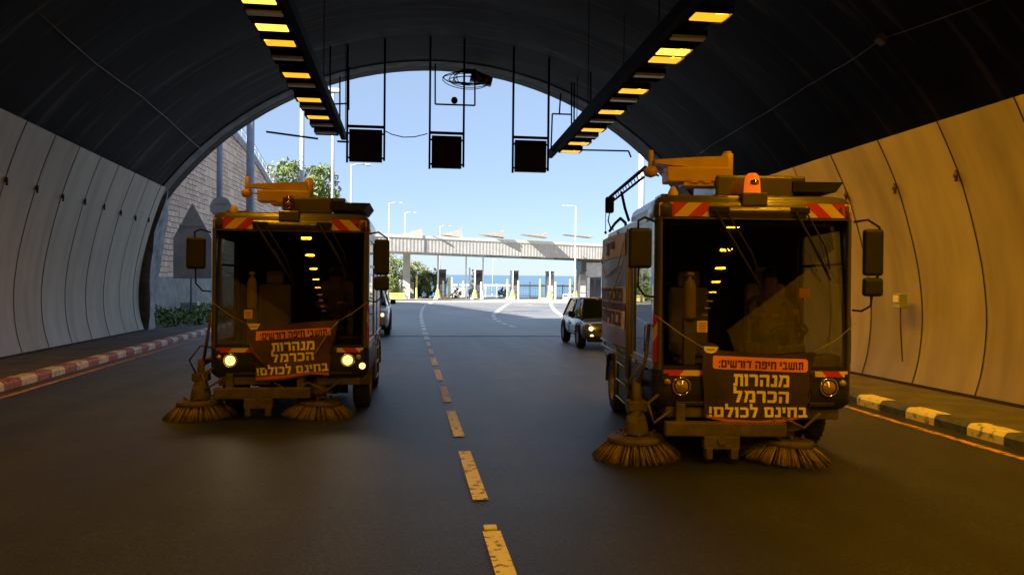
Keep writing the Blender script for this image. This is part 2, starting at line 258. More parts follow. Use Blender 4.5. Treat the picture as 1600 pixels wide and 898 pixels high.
# ------------------------------------------------------------------ mesh builder
class MB:
    def __init__(s): s.bm = bmesh.new(); s.mats = []; s.cur = 0
    def use(s, m):
        if m not in s.mats: s.mats.append(m)
        s.cur = s.mats.index(m); return s
    def _mark(s, faces):
        for f in faces: f.material_index = s.cur
    def box(s, x0, x1, y0, y1, z0, z1, bev=0, seg=2, rot=None, piv=None):
        b = bmesh.new(); bmesh.ops.create_cube(b, size=1)
        for v in b.verts: v.co = Vector(((x0 + x1) / 2 + v.co.x * (x1 - x0), (y0 + y1) / 2 + v.co.y * (y1 - y0), (z0 + z1) / 2 + v.co.z * (z1 - z0)))
        if bev: bmesh.ops.bevel(b, geom=b.edges[:], offset=bev, segments=seg, profile=.5, affect='EDGES')
        if rot is not None:
            p = Vector(piv or ((x0 + x1) / 2, (y0 + y1) / 2, (z0 + z1) / 2))
            for v in b.verts: v.co = p + rot @ (v.co - p)
        s._merge(b); return s
    def _merge(s, b):
        mp = {v: s.bm.verts.new(v.co) for v in b.verts}
        for f in b.faces:
            try: nf = s.bm.faces.new([mp[v] for v in f.verts]); nf.material_index = s.cur; nf.smooth = f.smooth
            except ValueError: pass
        b.free()
    def cyl(s, a, b, r, r2=None, n=14, cap=True):
        a = Vector(a); b = Vector(b); d = (b - a); r2 = r if r2 is None else r2
        q = d.to_track_quat('Z', 'Y').to_matrix(); A = []; B = []
        for i in range(n):
            t = 2 * math.pi * i / n; u = q @ Vector((math.cos(t), math.sin(t), 0))
            A.append(s.bm.verts.new(a + u * r)); B.append(s.bm.verts.new(b + u * r2))
        for i in range(n):
            f = s.bm.faces.new((A[i], A[(i + 1) % n], B[(i + 1) % n], B[i])); f.material_index = s.cur; f.smooth = True
        if cap:
            s._mark([s.bm.faces.new(A[::-1]), s.bm.faces.new(B)])
        return s
    def tube(s, pts, r, n=8):
        pts = [Vector(p) for p in pts]; rings = []
        for i, p in enumerate(pts):
            d = (pts[min(i + 1, len(pts) - 1)] - pts[max(i - 1, 0)]).normalized(); q = d.to_track_quat('Z', 'Y').to_matrix()
            rr = r[i] if isinstance(r, (list, tuple)) else r
            rings.append([s.bm.verts.new(p + q @ Vector((math.cos(2 * math.pi * k / n) * rr, math.sin(2 * math.pi * k / n) * rr, 0))) for k in range(n)])
        for a, b in zip(rings, rings[1:]):
            for k in range(n):
                f = s.bm.faces.new((a[k], a[(k + 1) % n], b[(k + 1) % n], b[k])); f.material_index = s.cur; f.smooth = True
        s._mark([s.bm.faces.new(rings[0][::-1]), s.bm.faces.new(rings[-1])]); return s
    def lathe(s, c, prof, n=24, axis='Z', a0=0, a1=2 * math.pi):
        c = Vector(c); rings = []; full = abs(a1 - a0 - 2 * math.pi) < 1e-6; cnt = n if full else n + 1
        for r, h in prof:
            ring = []
            for k in range(cnt):
                t = a0 + (a1 - a0) * k / n; x, y = math.cos(t) * r, math.sin(t) * r
                ring.append(s.bm.verts.new(c + (Vector((x, y, h)) if axis == 'Z' else Vector((h, x, y)) if axis == 'X' else Vector((x, h, y)))))
            rings.append(ring)
        for a, b in zip(rings, rings[1:]):
            for k in range(n if full else n):
                f = s.bm.faces.new((a[k], a[(k + 1) % cnt], b[(k + 1) % cnt], b[k])); f.material_index = s.cur; f.smooth = True
        return s
    def poly(s, pts, thick=None):
        vs_ = [s.bm.verts.new(Vector(p)) for p in pts]; f = s.bm.faces.new(vs_); f.material_index = s.cur
        if thick:
            t = Vector(thick); v2 = [s.bm.verts.new(v.co + t) for v in vs_]
            s._mark([s.bm.faces.new(v2[::-1])])
            for i in range(len(vs_)):
                j = (i + 1) % len(vs_); s._mark([s.bm.faces.new((vs_[j], vs_[i], v2[i], v2[j]))])
        return s
    def grid(s, rows, smooth=True, close=False):
        V = [[s.bm.verts.new(Vector(p)) for p in r] for r in rows]
        for a, b in zip(V, V[1:]):
            for k in range(len(a) - (0 if close else 1)):
                f = s.bm.faces.new((a[k], a[(k + 1) % len(a)], b[(k + 1) % len(a)], b[k])); f.material_index = s.cur; f.smooth = smooth
        return s
    def build(s, name, m=None, parent=None, **tags):
        me = bpy.data.meshes.new(name)
        bmesh.ops.recalc_face_normals(s.bm, faces=s.bm.faces[:])
        s.bm.to_mesh(me); s.bm.free()
        for x in ([m] if m else s.mats): me.materials.append(x)
        o = bpy.data.objects.new(name, me); COL.objects.link(o)
        if parent: o.parent = parent
        for k, v in tags.items():
            if v: o[k] = v
        return o

def tag(o, label=None, cat=None, group=None, kind=None):
    if label: o['label'] = label
    if cat: o['category'] = cat
    if group: o['group'] = group
    if kind: o['kind'] = kind
    return o
def empty(name, loc=(0, 0, 0), rot=(0, 0, 0), **k):
    o = bpy.data.objects.new(name, None); COL.objects.link(o); o.location = loc; o.rotation_euler = rot; o.empty_display_size = .2
    return tag(o, **k)
def copy_tree(o, parent=None):
    c = o.copy(); COL.objects.link(c); c.parent = parent
    for ch in list(o.children): copy_tree(ch, c)
    return c
def structure(o): o['kind'] = 'structure'; return o

# ================================================================== SETTING
# ground sheet (falls away behind the plaza), road, plaza
PL_Y = 84.0; PL_END = 126.0
g = MB()
def gz(y):
    if y <= PL_END: return rz(y) - .02
    t = min(1, (y - PL_END) / 60); return rz(PL_END) - .02 - 31 * t
ys = [-120, -60, 0, 30, 60, 90, 118, PL_END, 132, 150, 186, 187]
g.grid([[(x, y, gz(y) if y < 187 else -60) for x in (-400, -100, -40, 0, 40, 100, 400)] for y in ys], smooth=False)
structure(g.build('ground', M['hill']))
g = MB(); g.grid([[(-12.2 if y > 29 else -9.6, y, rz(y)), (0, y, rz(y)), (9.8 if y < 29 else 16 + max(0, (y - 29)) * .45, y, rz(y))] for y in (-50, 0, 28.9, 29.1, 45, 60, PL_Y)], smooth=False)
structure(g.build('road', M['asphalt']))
g = MB(); g.grid([[(-12.2, y, rz(y) + .004), (0, y, rz(y) + .004), (9.8 if y < 29 else 16 + max(0, (y - 29)) * .45, y, rz(y) + .004)] for y in (27.5, 28.9, 29.1, 45, 60, PL_Y)], smooth=False)
structure(g.build('outer_road', M['outer']))
g = MB(); g.grid([[(-13, y, rz(y)), (20, y, rz(y)), (62, y, rz(y))] for y in (PL_Y, 100, 115, PL_END - 1)], smooth=False)
structure(g.build('toll_plaza_pavement', M['plaza']))
g = MB(); s_ = 30000
g.poly([(-s_, 140, -27), (s_, 140, -27), (s_, 45000, -27), (-s_, 45000, -27)])
structure(g.build('sea', M['sea']))

def sheet(g, pts, h=.009): g.poly([(x, y, rz(y) + h) for x, y in pts])
# dashed lane line
g = MB()
def lx(y):
    if y < 40: return .585 - .011 * (y - 5) + .00009 * (y - 5) ** 2
    return lx(39.9) + ((y - 40) / 44) ** 2.2 * 1.25
y = .9
while y < 74:
    w = .068 + (.03 if y > 25 else 0); sheet(g, [(lx(y) - w, y), (lx(y) + w, y), (lx(y + 1.9) + w, y + 1.9), (lx(y + 1.9) - w, y + 1.9)]); y += 2.72
structure(g.build('lane_line', M['paint']))
g = MB()
# second dashed line that bends to the right, and the solid plaza lines
P = [gp(*q) for q in [(771, 492.5), (772, 497), (777, 501), (785, 505), (795, 508.5), (811, 513.5)]]
for a, b in zip(P[::1], P[1:]):
    c = a.lerp(b, .62); d = (b - a).normalized(); n = Vector((d.y, -d.x, 0)) * .12
    sheet(g, [((a + n).x, (a + n).y), ((c + n).x, (c + n).y), ((c - n).x, (c - n).y), ((a - n).x, (a - n).y)], .012)
structure(g.build('bending_dashed_line', M['paint']))
def solid(g, qs, w=.13, h=.012):
    P = [gp(*q) for q in qs]
    for a, b in zip(P, P[1:]):
        d = (b - a).normalized(); n = Vector((d.y, -d.x, 0)) * w
        sheet(g, [((a + n).x, (a + n).y), ((b + n).x, (b + n).y), ((b - n).x, (b - n).y), ((a - n).x, (a - n).y)], h)
g = MB(); solid(g, [(683, 467), (676, 471), (671, 475)], .2); solid(g, [(803, 469.5), (790, 477), (771, 491)], .17)
solid(g, [(862, 471), (861, 475), (863, 480), (868, 486), (875, 491)], .17); solid(g, [(877, 492), (881, 495)], .15); solid(g, [(883, 496.5), (888, 499.5)], .15)
solid(g, [(820, 477), (832, 476.4)], .2); solid(g, [(826, 472.5), (835, 472.2)], .25); solid(g, [(877, 480.6), (890, 480.2)], .18); solid(g, [(700, 470.5), (712, 470)], .25)
structure(g.build('plaza_lane_lines', M['paint']))
g = MB()
sheet(g, [(-12, 27.3), (14, 27.3), (14, 27.5), (-12, 27.5)], .006); structure(g.build('road_joint', M['blackm']))

# edge lines, kerbs, walkways
def kl(y): return -6.93 - max(0, y - 13) * .052
def kr(y): return 7.0 + max(0, y - 8) * .03
g = MB()
ys = [-40, 0, 8, 13, 18, 23, 28.5, 34, 42, 50]
for f, s_ in ((kl, 1), (kr, -1)):
    for a, b in zip(ys[:-3 if s_ < 0 else None], ys[1:]): sheet(g, [(f(a) + s_ * .28, a), (f(a) + s_ * .40, a), (f(b) + s_ * .40, b), (f(b) + s_ * .28, b)], .005)
structure(g.build('edge_line', M['edge']))
def kerb(f, s_, mats, y0, y1, L, name, phase=0):
    g = MB(); y = y0; i = phase
    prof = [(0, -.02), (.0, .10), (.035, .145), (.07, .155), (.26, .155), (.26, -.02)]
    while y < y1:
        g.use(mats[i % 2]); e = y + L - .012
        g.grid([[(f(yy) - s_ * px, yy, rz(yy) + pz) for px, pz in prof] for yy in (y, e)], smooth=False)
        for yy in (y, e): g.poly([(f(yy) - s_ * px, yy, rz(yy) + pz) for px, pz in prof])
        y += L; i += 1
    return structure(g.build(name))
kerb(kl, 1, [M['kerb_r'], M['kerb_w']], -12, 52, .625, 'kerb', 1)
kerb(kr, -1, [M['kerb_w'], M['kerb_b']], -12, 29.5, .625, 'kerb')
g = MB()
g.grid([[(-10.6 if y > 16 else -9.6, y, rz(y) + .15), (kl(y) - .255, y, rz(y) + .15)] for y in ys], smooth=False)
g.grid([[(kr(y) + .255, y, rz(y) + .15), (10, y, rz(y) + .15)] for y in ys[:7]], smooth=False)
structure(g.build('walkway', M['walk']))

# ------------------------------------------------------------------ tunnel
PORT = 28.5
tun = empty('tunnel', (0, PORT, rz(PORT)), label='arched road tunnel with soot black vault and pale curved lining panels', cat='tunnel')
def child_shift(g, par):                                    # vertices were written in world space
    for v in g.bm.verts: v.co -= Vector(par.location)
VC, VR, VZ = .9, 12.5, -2.2
def vault_pt(a, y, dr=0): return (VC + math.cos(a) * (VR + dr), y, VZ + math.sin(a) * (VR + dr) + rz(y))
A0, A1 = math.asin((2.2 - .3) / VR), math.pi - math.asin((2.2 - .3) / VR)
g = MB(); rows = []
y = -50.0; ysv = []
while y < PORT: ysv += [y, y + .06, y + .10, y + 1.36]; y += 3.0
rows = []
for i, yy in enumerate(ysv + [PORT]):
    dr = (0, 0, .0, 0)[i % 4]
    rows.append([vault_pt(A0 + (A1 - A0) * k / 56, yy, (.006 if i % 4 in (1, 2) else 0)) for k in range(57)])
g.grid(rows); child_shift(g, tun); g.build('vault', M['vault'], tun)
# outer shell keeps daylight out, portal ring in lighter concrete
g = MB()
prof = [(0, -.5), (0, .16), (.75, .16), (.75, -.5)]
g.grid([[vault_pt(A0 + (A1 - A0) * k / 56, PORT + py, dr) for py, dr in ((-.5, -.03), (.12, -.03), (.14, .0), (.14, .75), (-.5, .75))] for k in range(57)], smooth=False)
child_shift(g, tun); g.build('portal_ring', M['ring'], tun)
g = MB()
arc = [vault_pt(A0 + (A1 - A0) * k / 56, PORT + .02, .7) for k in range(57)]
for a, b in zip(arc, arc[1:]):
    g.poly([a, b, (b[0] * 1.0, b[1], 14.5), (a[0], a[1], 14.5)])
g.poly([arc[0], (arc[0][0], PORT + .02, 14.5), (26, PORT + .02, 14.5), (26, PORT + .02, -1), (arc[0][0], PORT + .02, -1)])
g.poly([arc[-1], (arc[-1][0], PORT + .02, 14.5), (-13, PORT + .02, 14.5), (-13, PORT + .02, -1), (arc[-1][0], PORT + .02, -1)])
child_shift(g, tun); g.build('headwall', M['concrete'], tun)
# lining panels
LP = [(0, .20), (-.10, .55), (-.17, 1.0), (-.19, 1.6), (-.12, 2.3), (.04, 3.1), (.26, 3.95), (.50, 4.7), (.74, 5.33)]
RP = [(0, .20), (.10, .55), (.16, 1.0), (.17, 1.5), (.08, 2.2), (-.10, 2.9), (-.33, 3.6), (-.56, 4.1), (-.75, 4.47)]
def xl(y): return -8.88 - max(0, y - 14) * .062
def xr(y): return 8.75 + max(0, y - 14) * .03
def profpts(prof, n=18):
    out = []
    for i in range(n + 1):
        t = i / n * (len(prof) - 1); k = min(int(t), len(prof) - 2); u = t - k
        p0 = prof[max(k - 1, 0)]; p1 = prof[k]; p2 = prof[k + 1]; p3 = prof[min(k + 2, len(prof) - 1)]
        out.append(tuple(.5 * (2 * b + (c - a) * u + (2 * a - 5 * b + 4 * c - d) * u * u + (3 * b - a - 3 * c + d) * u ** 3) for a, b, c, d in zip(p0, p1, p2, p3)))
    return out
for side, prof, f, off in ((-1, LP, xl, 1.02), (1, RP, xr, .35)):
    pp = profpts(prof); g = MB(); seal = MB(); back = MB()
    y = -30 + off; k = 0; end = PORT - .25
    while y < end - .05:
        e = min(y + 1.482, end); a_, b_ = y + .009, e
        jit = random.uniform(0, .006) * 1.0
        ins = [[(f(yy) + side * (px_ if 0 else 0) + (px_) + side * jit, yy, rz(yy) + pz) for px_, pz in pp] for yy in (a_, b_)]
        out = [[(p[0] + side * .06, p[1], p[2]) for p in r] for r in ins]
        g.use(M[random.choice(('panel', 'panel', 'panel_b', 'panel_c'))]); g.grid(ins); g.grid(out[::-1])
        for i in (0, 1): g.grid([ins[i], out[i]], smooth=False)
        g.grid([[ins[0][-1], ins[1][-1]], [out[0][-1], out[1][-1]]], smooth=False); g.grid([[ins[0][0], ins[1][0]], [out[0][0], out[1][0]]], smooth=False)
        if y > 1:
            jx, jz = pp[14 if side < 0 else 14]; c = Vector((f(y) + jx - side * .02, y, rz(y) + jz - .05 + random.uniform(-.05, .05)))
            b2 = MB(); b2.lathe((0, 0, 0), [(0, -.03), (.04, -.03), (.045, .0), (.02, .025), (0, .03)], 10, 'X')
            for v in b2.bm.verts: v.co = c + v.co
            b2.box(c.x - .02, c.x + .02, c.y - .015, c.y + .015, c.z - .10, c.z + .08)
            child_shift(b2, tun); b2.build('joint_bracket', M['bolt'], tun)
        seal.grid([[(f(yy) + px_ - side * .004, yy, rz(yy) + pz) for px_, pz in pp] for yy in (y - .014, y + .014)])
        y += 1.49; k += 1
    back.grid([[(f(yy) + px_ + side * .09, yy, rz(yy) + pz) for px_, pz in pp] + [(f(yy) + pp[-1][0] + side * 3.4, yy, rz(yy) + pp[-1][1] + .02)] for yy in (-30, 0, 14, PORT)])  # outer strip from panel top to vault is added to stop light leaks
    back.grid([[(f(yy) - side * .02, yy, rz(yy) + .145), (f(yy) - side * .02, yy, rz(yy) + .20), (f(yy) + side * .2, yy, rz(yy) + .20)] for yy in (-30, 0, 14, PORT)], smooth=False)
    child_shift(g, tun); g.build('lining_panels', None, tun); child_shift(seal, tun); seal.build('joint_seal', M['gap'], tun); child_shift(back, tun); back.build('lining_backing', M['gap'], tun)
# unseen cap added behind to keep daylight out, unseen hill seals the shell
g = MB(); g.poly([(-13, -49.9, -2), (14, -49.9, -2), (14, -49.9, 12), (-13, -49.9, 12)]); child_shift(g, tun); g.build('daylight_cap', M['vault'], tun)
g = MB()
hx = [-70, -50, -30, -13, 0, 13, 27, 50, 80]; hy = [-120, -90, -51, -20, 0, 15, PORT - .05]
top = [[(x, y, 14.4 + 1.2 * math.sin(x * .11 + y * .07) * (1 if y < PORT - 1 else 0) if -120 < y and -70 < x < 80 else -3) for x in hx] for y in hy]
g.grid(top, smooth=False)
front = [[(x, PORT - .05, top[-1][i][2]) for i, x in enumerate(hx) if abs(x) >= 13], [(x, PORT - .05, -3) for x in hx if abs(x) >= 13]]
g.grid([[(x, PORT - .06, 14.4) for x in (-70, -13)], [(x, PORT - .06, -3) for x in (-70, -13)]], smooth=False)
g.grid([[(x, PORT - .06, 14.4) for x in (26, 80)], [(x, PORT - .06, -3) for x in (26, 80)]], smooth=False)
structure(g.build('hill', M['hill']))

def vault_hit(x, y):
    d = ray(x, y); best = None
    a = d.x ** 2 + (d.z + SL * d.y) ** 2; ox = CAM.x - VC; oz = CAM.z - VZ
    b = ox * d.x + oz * (d.z + SL * d.y); c = ox * ox + oz * oz - (VR - .04) ** 2
    t = (-b + math.sqrt(b * b - a * c)) / a; return CAM + d * t
for nm, pts, lb in (('wall_cable', [(1093, 240), (1110, 228), (1180, 186), (1215, 165), (1262, 134), (1300, 112), (1340, 88), (1378, 60), (1440, 40), (1600, -20)], 'thin pale cable running up the right side of the black vault'),
                    ('wall_cable', [(318, 236), (296, 218), (262, 186), (220, 150), (150, 100), (60, 20)], 'thin pale cable running along the left side of the black vault')):
    P = [vault_hit(*q) for q in pts]; g = MB(); g.tube([p for a, b in zip(P, P[1:]) for p in (a, a.lerp(b, .5) + Vector((0, 0, -.01)))] + [P[-1]], .013, 6)
    tag(g.build(nm, M['cable']), lb, 'cable')
c = vault_hit(1378, 60); g = MB(); g.box(c.x - .09, c.x + .09, c.y - .09, c.y + .09, c.z - .10, c.z + .06, .01, rot=Matrix.Rotation(R(35), 3, 'Y')); g.cyl(c + Vector((0, 0, .0)), c + Vector((.1, 0, .1)), .02)
tag(g.build('junction_box', M['cable']), 'small grey junction box on the black vault, upper right', 'junction box')

# emergency box on right wall
c = at_y(1384, 470, 12.4); X = xr(12.4) + .02
eb = empty('wall_box', (X, 12.4, c.z), label='small greenish metal box mounted on the right lining panels behind the sweeper', cat='wall box')
g = MB(); g.box(-.13, .02, -.10, .10, -.13, .13, .012); g.build('housing', M['mbox'], eb)
g = MB(); g.box(-.142, -.128, -.075, .075, -.02, .10, .004); g.build('cover', M['white'], eb)
g = MB(); g.tube([(-.04, 0, -.12), (-.03, 0, -.5), (.02, 0, -1.1)], .012); g.build('conduit', M['bolt'], eb)

# ------------------------------------------------------------------ luminaire rows
def luminaire(x, y, z, lit, label, group):
    o = empty('ceiling_light', (x, y, z), label=label, cat='tunnel lamp', group=group)
    o.rotation_euler = (-SL, 0, 0)
    g = MB(); g.grid([[(-.36, a, b), (.36, a, b)] for a, b in ((-.25, .0), (-.25, .10), (-.16, .17), (.16, .17), (.25, .10), (.25, 0))], smooth=False)
    g.grid([[(-.36, -.25, 0), (-.36, -.25, .1), (-.36, -.16, .17), (-.36, .16, .17), (-.36, .25, .1), (-.36, .25, 0)]] * 1 + [[(-.36, -.25, 0), (-.36, -.25, 0), (-.36, -.16, 0), (-.36, .16, 0), (-.36, .25, 0), (-.36, .25, 0)]], smooth=False)
    g.box(-.37, .37, -.27, -.245, -.012, .05); g.box(-.37, .37, .245, .27, -.012, .05); g.box(-.375, -.35, -.25, .25, -.012, .16); g.box(.35, .375, -.25, .25, -.012, .16)
    g.box(-.02, .02, -.02, .02, .16, .34)
    g.build('housing', M['dark'], o)
    g = MB()
    if lit: g.box(-.31, .31, -.18, .16, -.02, .01, .008)
    else: g.box(-.345, .345, -.285, -.10, -.035, .03, .008)
    g.build('lens', M['glow2'] if lit == 2 else M['glow'] if lit else M['unlit'], o)
    if lit:
        l = bpy.data.lights.new('lamp', 'AREA'); l.shape = 'RECTANGLE'; l.size = .62; l.size_y = .38; l.energy = LAMP_W * (2.5 if x > 0 else 1.0) * (.22 if y > 18.5 else .85 if y > 11.5 else 1.1 if y > 4 else (1.5 if x > 0 else 2.4)); l.color = SODIUM; l.spread = R(125 if y > 4 else 160)
        lo = bpy.data.objects.new('lamp', l); COL.objects.link(lo); lo.parent = o; lo.location = (0, 0, -.035); lo.rotation_euler = (0, (R(-22) if x > 0 else R(6)) if y > 4 else 0, 0)   # asymmetric floods, the right row throws at its wall
    return o
def ord_(i): return ['nearest', 'second', 'third', 'fourth', 'fifth', 'sixth', 'seventh', 'eighth', 'ninth', 'tenth', 'eleventh', 'twelfth', 'thirteenth', 'fourteenth', 'fifteenth'][i]
left = [(14.55, 2), (15.35, 0), (15.95, 2), (16.85, 1), (18.0, 0), (19.1, 1), (20.1, 0), (21.3, 1), (22.25, 0), (23.2, 1), (24.3, 0), (25.3, 0)]
right = [(12.87, 1), (14.1, 0), (14.75, 2), (15.25, 1), (16.5, 0), (17.6, 1), (18.55, 0), (19.6, 1), (20.75, 0), (21.7, 1), (22.7, 0), (23.6, 1), (24.9, 1)]
def zl(y): return 7.22 - (y - 14.5) * .030 + rz(y)
def zr_(y): return 6.74 - (y - 12.9) * .021 + rz(y)
for nm, row, x, zf in (('left', left, -3.0, zl), ('right', right, 5.2, zr_)):
    n = {0: 0, 1: 0}
    for y, lit in row:
        k = 1 if lit else 0
        luminaire(x, y, zf(y), lit, '%s %s lamp from the camera in the %s ceiling row' % (ord_(n[k]), 'glowing amber' if lit else 'unlit', nm), 'tunnel lamps in the %s row' % nm); n[k] += 1
    if nm == 'left': extra = [12.2, 9.8, 7.0, 4.2, 1.4, -1.6, -4.6, -8, -11.5, -15, -19, -23, -28, -33]
    else: extra = [10.6, 8.2, 5.6, 2.8, .2, -2.6, -5.6, -9, -12.5, -16, -20, -24, -29, -34]
    for i, y in enumerate(extra): luminaire(x, y, zf(max(y, 8)) , 1, '%s amber lamp of the %s ceiling row outside the frame, towards the back' % (ord_(i).replace('nearest', 'first'), nm), 'overhead %s lamps behind the camera' % nm)
    s_ = 1 if nm == 'left' else -1
    tr = empty('cable_tray', (x, 26, zf(26)), label='long dark cable tray carrying the %s row of ceiling lamps' % nm, cat='cable tray')
    g = MB()
    for a, b in ((-40, 8), (8, 17), (17, 26.2)):
        for u0, u1, w0, w1 in ((.40, .42, 0, .26), (.54, .56, 0, .26), (.42, .54, .0, .02), (-.5, .40, .33, .36)):
            g.grid([[(x + s_ * u, yy, zf(max(yy, 8)) + w) for u, w in ((u0, w0), (u1, w0), (u1, w1), (u0, w1))] for yy in (a, b)], smooth=False, close=True)
    child_shift(g, tr); g.build('tray', M['dark'], tr)
    y = 2.0
    while y < 26.3:
        for u in (-.45, .55):
            xx = x + s_ * u; zt = VZ + math.sqrt(VR ** 2 - (xx - VC) ** 2) + rz(y)
            g = MB(); g.cyl((xx, y, zf(max(y, 8)) + .3), (xx, y, zt + .02), .012, n=6); child_shift(g, tr); g.build('hanger', M['dark'], tr)
        y += 6.0

# ------------------------------------------------------------------ hanging lane signal boxes
SY = 25.4
def zt_at(x, y): return VZ + math.sqrt(VR ** 2 - (x - VC) ** 2) + rz(y)
def bar_px(g, pts, r=.03, Y=SY):
    P = [at_y(*q, Y) for q in pts]
    for a, b in zip(P, P[1:]): g.cyl(a, b, r, n=6)
for (xa, xb, yb, ybox, lb) in ((542, 600, 284, (203, 253), 'left'), (671, 724, 258, (213, 263), 'middle'), (801, 856, 262, (220, 269), 'right')):
    a = at_y(xa, yb, SY); b = at_y(xb, yb, SY); t0 = at_y(xa, ybox[0], SY); t1 = at_y(xb, ybox[1], SY); cx = (a.x + b.x) / 2
    zb = at_y((xa + xb) / 2, ybox[1], SY).z; zt = at_y((xa + xb) / 2, ybox[0], SY).z
    o = empty('lane_signal', (cx, SY, zb), label='%s one of three square dark lane signals hanging from the vault' % lb, cat='lane signal', group='lane signals hanging at the portal')
    w = (b.x - a.x) / 2
    for s_ in (-1, 1):
        g = MB(); g.box(s_ * w - .035, s_ * w + .035, -.03, .03, -.04 if s_ < 0 else .05, zt_at(cx + s_ * w, SY) - zb + .03); g.build('post', M['dark'], o)
    g = MB(); g.box(-w, w, -.03, .03, zt - zb + .06, zt - zb + .15); g.build('crossbar', M['dark'], o)
    g = MB(); g.box(-w + .07, w - .07, -.09, .12, 0, zt - zb, .012); g.box(-w + .11, w - .11, -.10, -.085, .04, zt - zb - .04, .004); g.box(-.12, .12, -.13, -.095, .3, .42, .01)
    for s_ in (-1, 1): g.box(s_ * (w - .05) - .05, s_ * (w - .05) + .05, -.02, .02, .1, .16); g.box(s_ * (w - .05) - .05, s_ * (w - .05) + .05, -.02, .02, zt - zb - .16, zt - zb - .1)
    g.build('signal_box', M['darkbox'], o)
# extra brackets
def bracket(name, lb, segs, r=.028):
    g = MB()
    for pts in segs: bar_px(g, pts, r, SY - .3 if 'camera' not in lb else SY - .15)
    return tag(g.build(name, M['dark']), lb, 'bracket')
bracket('hanging_bracket', 'thin black pipe frame hanging between the left lamp row and left signal', [[(516, 60), (516, 154)], [(531, 120), (531, 195)], [(516, 163), (545, 162)], [(545, 105), (545, 172)]])
bracket('hanging_bracket', 'open black pipe frame hanging between right signal and right lamp row', [[(923, 90), (923, 162)], [(893, 130), (893, 198)], [(897, 130), (897, 198)], [(863, 178), (893, 179)], [(863, 178), (861, 234)], [(861, 234), (888, 235)], [(874, 178), (876, 146)]])
bracket('support_bar', 'long thin black bar reaching left from the end of the left lamp row', [[(416, 206), (497, 217)], [(527, 221), (545, 222)]], .035)
bracket('support_bar', 'long thin black bar reaching right from the end of the right lamp row', [[(889, 234), (982, 236)], [(982, 236), (986, 246)]], .03)
o = empty('ceiling_camera', at_y(710, 157, SY - .15), label='small round camera on a U shaped black pipe bracket above the middle signal', cat='camera')
g = MB(); bar_px(g, [(680, 100), (680, 163)], .03, SY - .15); bar_px(g, [(680, 163), (742, 165)], .03, SY - .15); bar_px(g, [(742, 165), (742, 108)], .03, SY - .15); child_shift(g, o); g.build('bracket', M['dark'], o)
g = MB(); g.lathe((0, 0, 0), [(0, -.12), (.07, -.10), (.11, -.04), (.11, .03), (.07, .10), (0, .12)], 14); g.build('camera_dome', M['dark'], o)
g = MB(); P = [at_y(600, 204, SY), at_y(612, 210, SY), at_y(630, 214.5, SY), at_y(648, 214), at_y(668, 209, SY)] if 0 else [at_y(600, 204, SY), at_y(612, 210, SY), at_y(630, 214.5, SY), at_y(648, 214, SY), at_y(668, 209, SY)]
g.tube(P, .017, 6); tag(g.build('sagging_cable', M['dark']), 'black cable sagging between the left and middle lane signals', 'cable')
c = at_y(732, 124, SY + .5); g = MB(); rnd = random.Random(3)
for k in range(9):
    rx, rz2 = rnd.uniform(.45, .85), rnd.uniform(.10, .32); ph = rnd.uniform(0, 6); ox = rnd.uniform(-.12, .12); oz = rnd.uniform(-.08, .10)
    g.tube([c + Vector((ox + math.cos(t * .3 + ph) * rx, math.sin(t * .5) * .1, oz + math.sin(t * .3 + ph) * rz2)) for t in range(22)], .015, 5)
tag(g.build('cable_coil', M['dark']), 'tangled coil of black cables at the crown of the portal', 'cable coil')
c = at_y(752, 124, PORT - .2); g = MB(); g.box(c.x - .42, c.x + .42, c.y - .1, c.y + .15, c.z - .17, c.z + .17, .02, rot=Matrix.Rotation(R(12), 3, 'Y'))
tag(g.build('crown_box', M['steel']), 'pale blue grey metal box behind the cable coil at the crown', 'box')

# ------------------------------------------------------------------ outside left: wing wall, stone wall, signs, weeds
WX = -12.3
def wtop(y):
    K = [(29, 14.6), (40, 13.4), (48, 12.5), (55, 11.9), (61, 11.3), (66, 10.4), (72, 9.2), (80, 6.5), (84, 4.5)]
    for (a, p), (b, q) in zip(K, K[1:]):
        if y <= b: return p + (q - p) * (max(y, a) - a) / (b - a)
    return 3
rw = empty('retaining_wall', (WX, 29, rz(29)), label='tall stone block retaining wall with concrete coping left of the portal', cat='retaining wall')
wy = [29, 34, 40, 45, 50, 55, 61, 66, 72, 78, 84]
g = MB(); g.grid([[(WX - .02 * 0, y, rz(y) - .3), (WX - .35, y, wtop(y) + rz(y)), (WX - 1.2, y, wtop(y) + rz(y)), (WX - 1.2, y, rz(y) - .3)] for y in wy], smooth=False)
g.poly([(WX, 84, rz(84) - .3), (WX - .35, 84, wtop(84) + rz(84)), (WX - 1.2, 84, wtop(84) + rz(84)), (WX - 1.2, 84, rz(84) - .3)])
child_shift(g, rw); g.build('stone_face', M['stone'], rw)
g = MB(); g.grid([[(WX - .25, y, wtop(y) + rz(y)), (WX - .25, y, wtop(y) + rz(y) + .55), (WX - .8, y, wtop(y) + rz(y) + .55), (WX - .8, y, wtop(y) + rz(y))] for y in wy], smooth=False, close=True)
child_shift(g, rw); g.build('coping', M['concrete'], rw)
g = MB(); y = 34
while y < 78:
    z = wtop(y) + rz(y) + .5; g.cyl((WX - .45, y, z), (WX - .45, y, z + 1.1), .03, n=5); y += 1.5
for h in (.35, .7, 1.08): g.tube([(WX - .45, yy, wtop(yy) + rz(yy) + .5 + h) for yy in wy[1:-1]], .025, 5)
child_shift(g, rw); g.build('railing', M['steel'], rw)
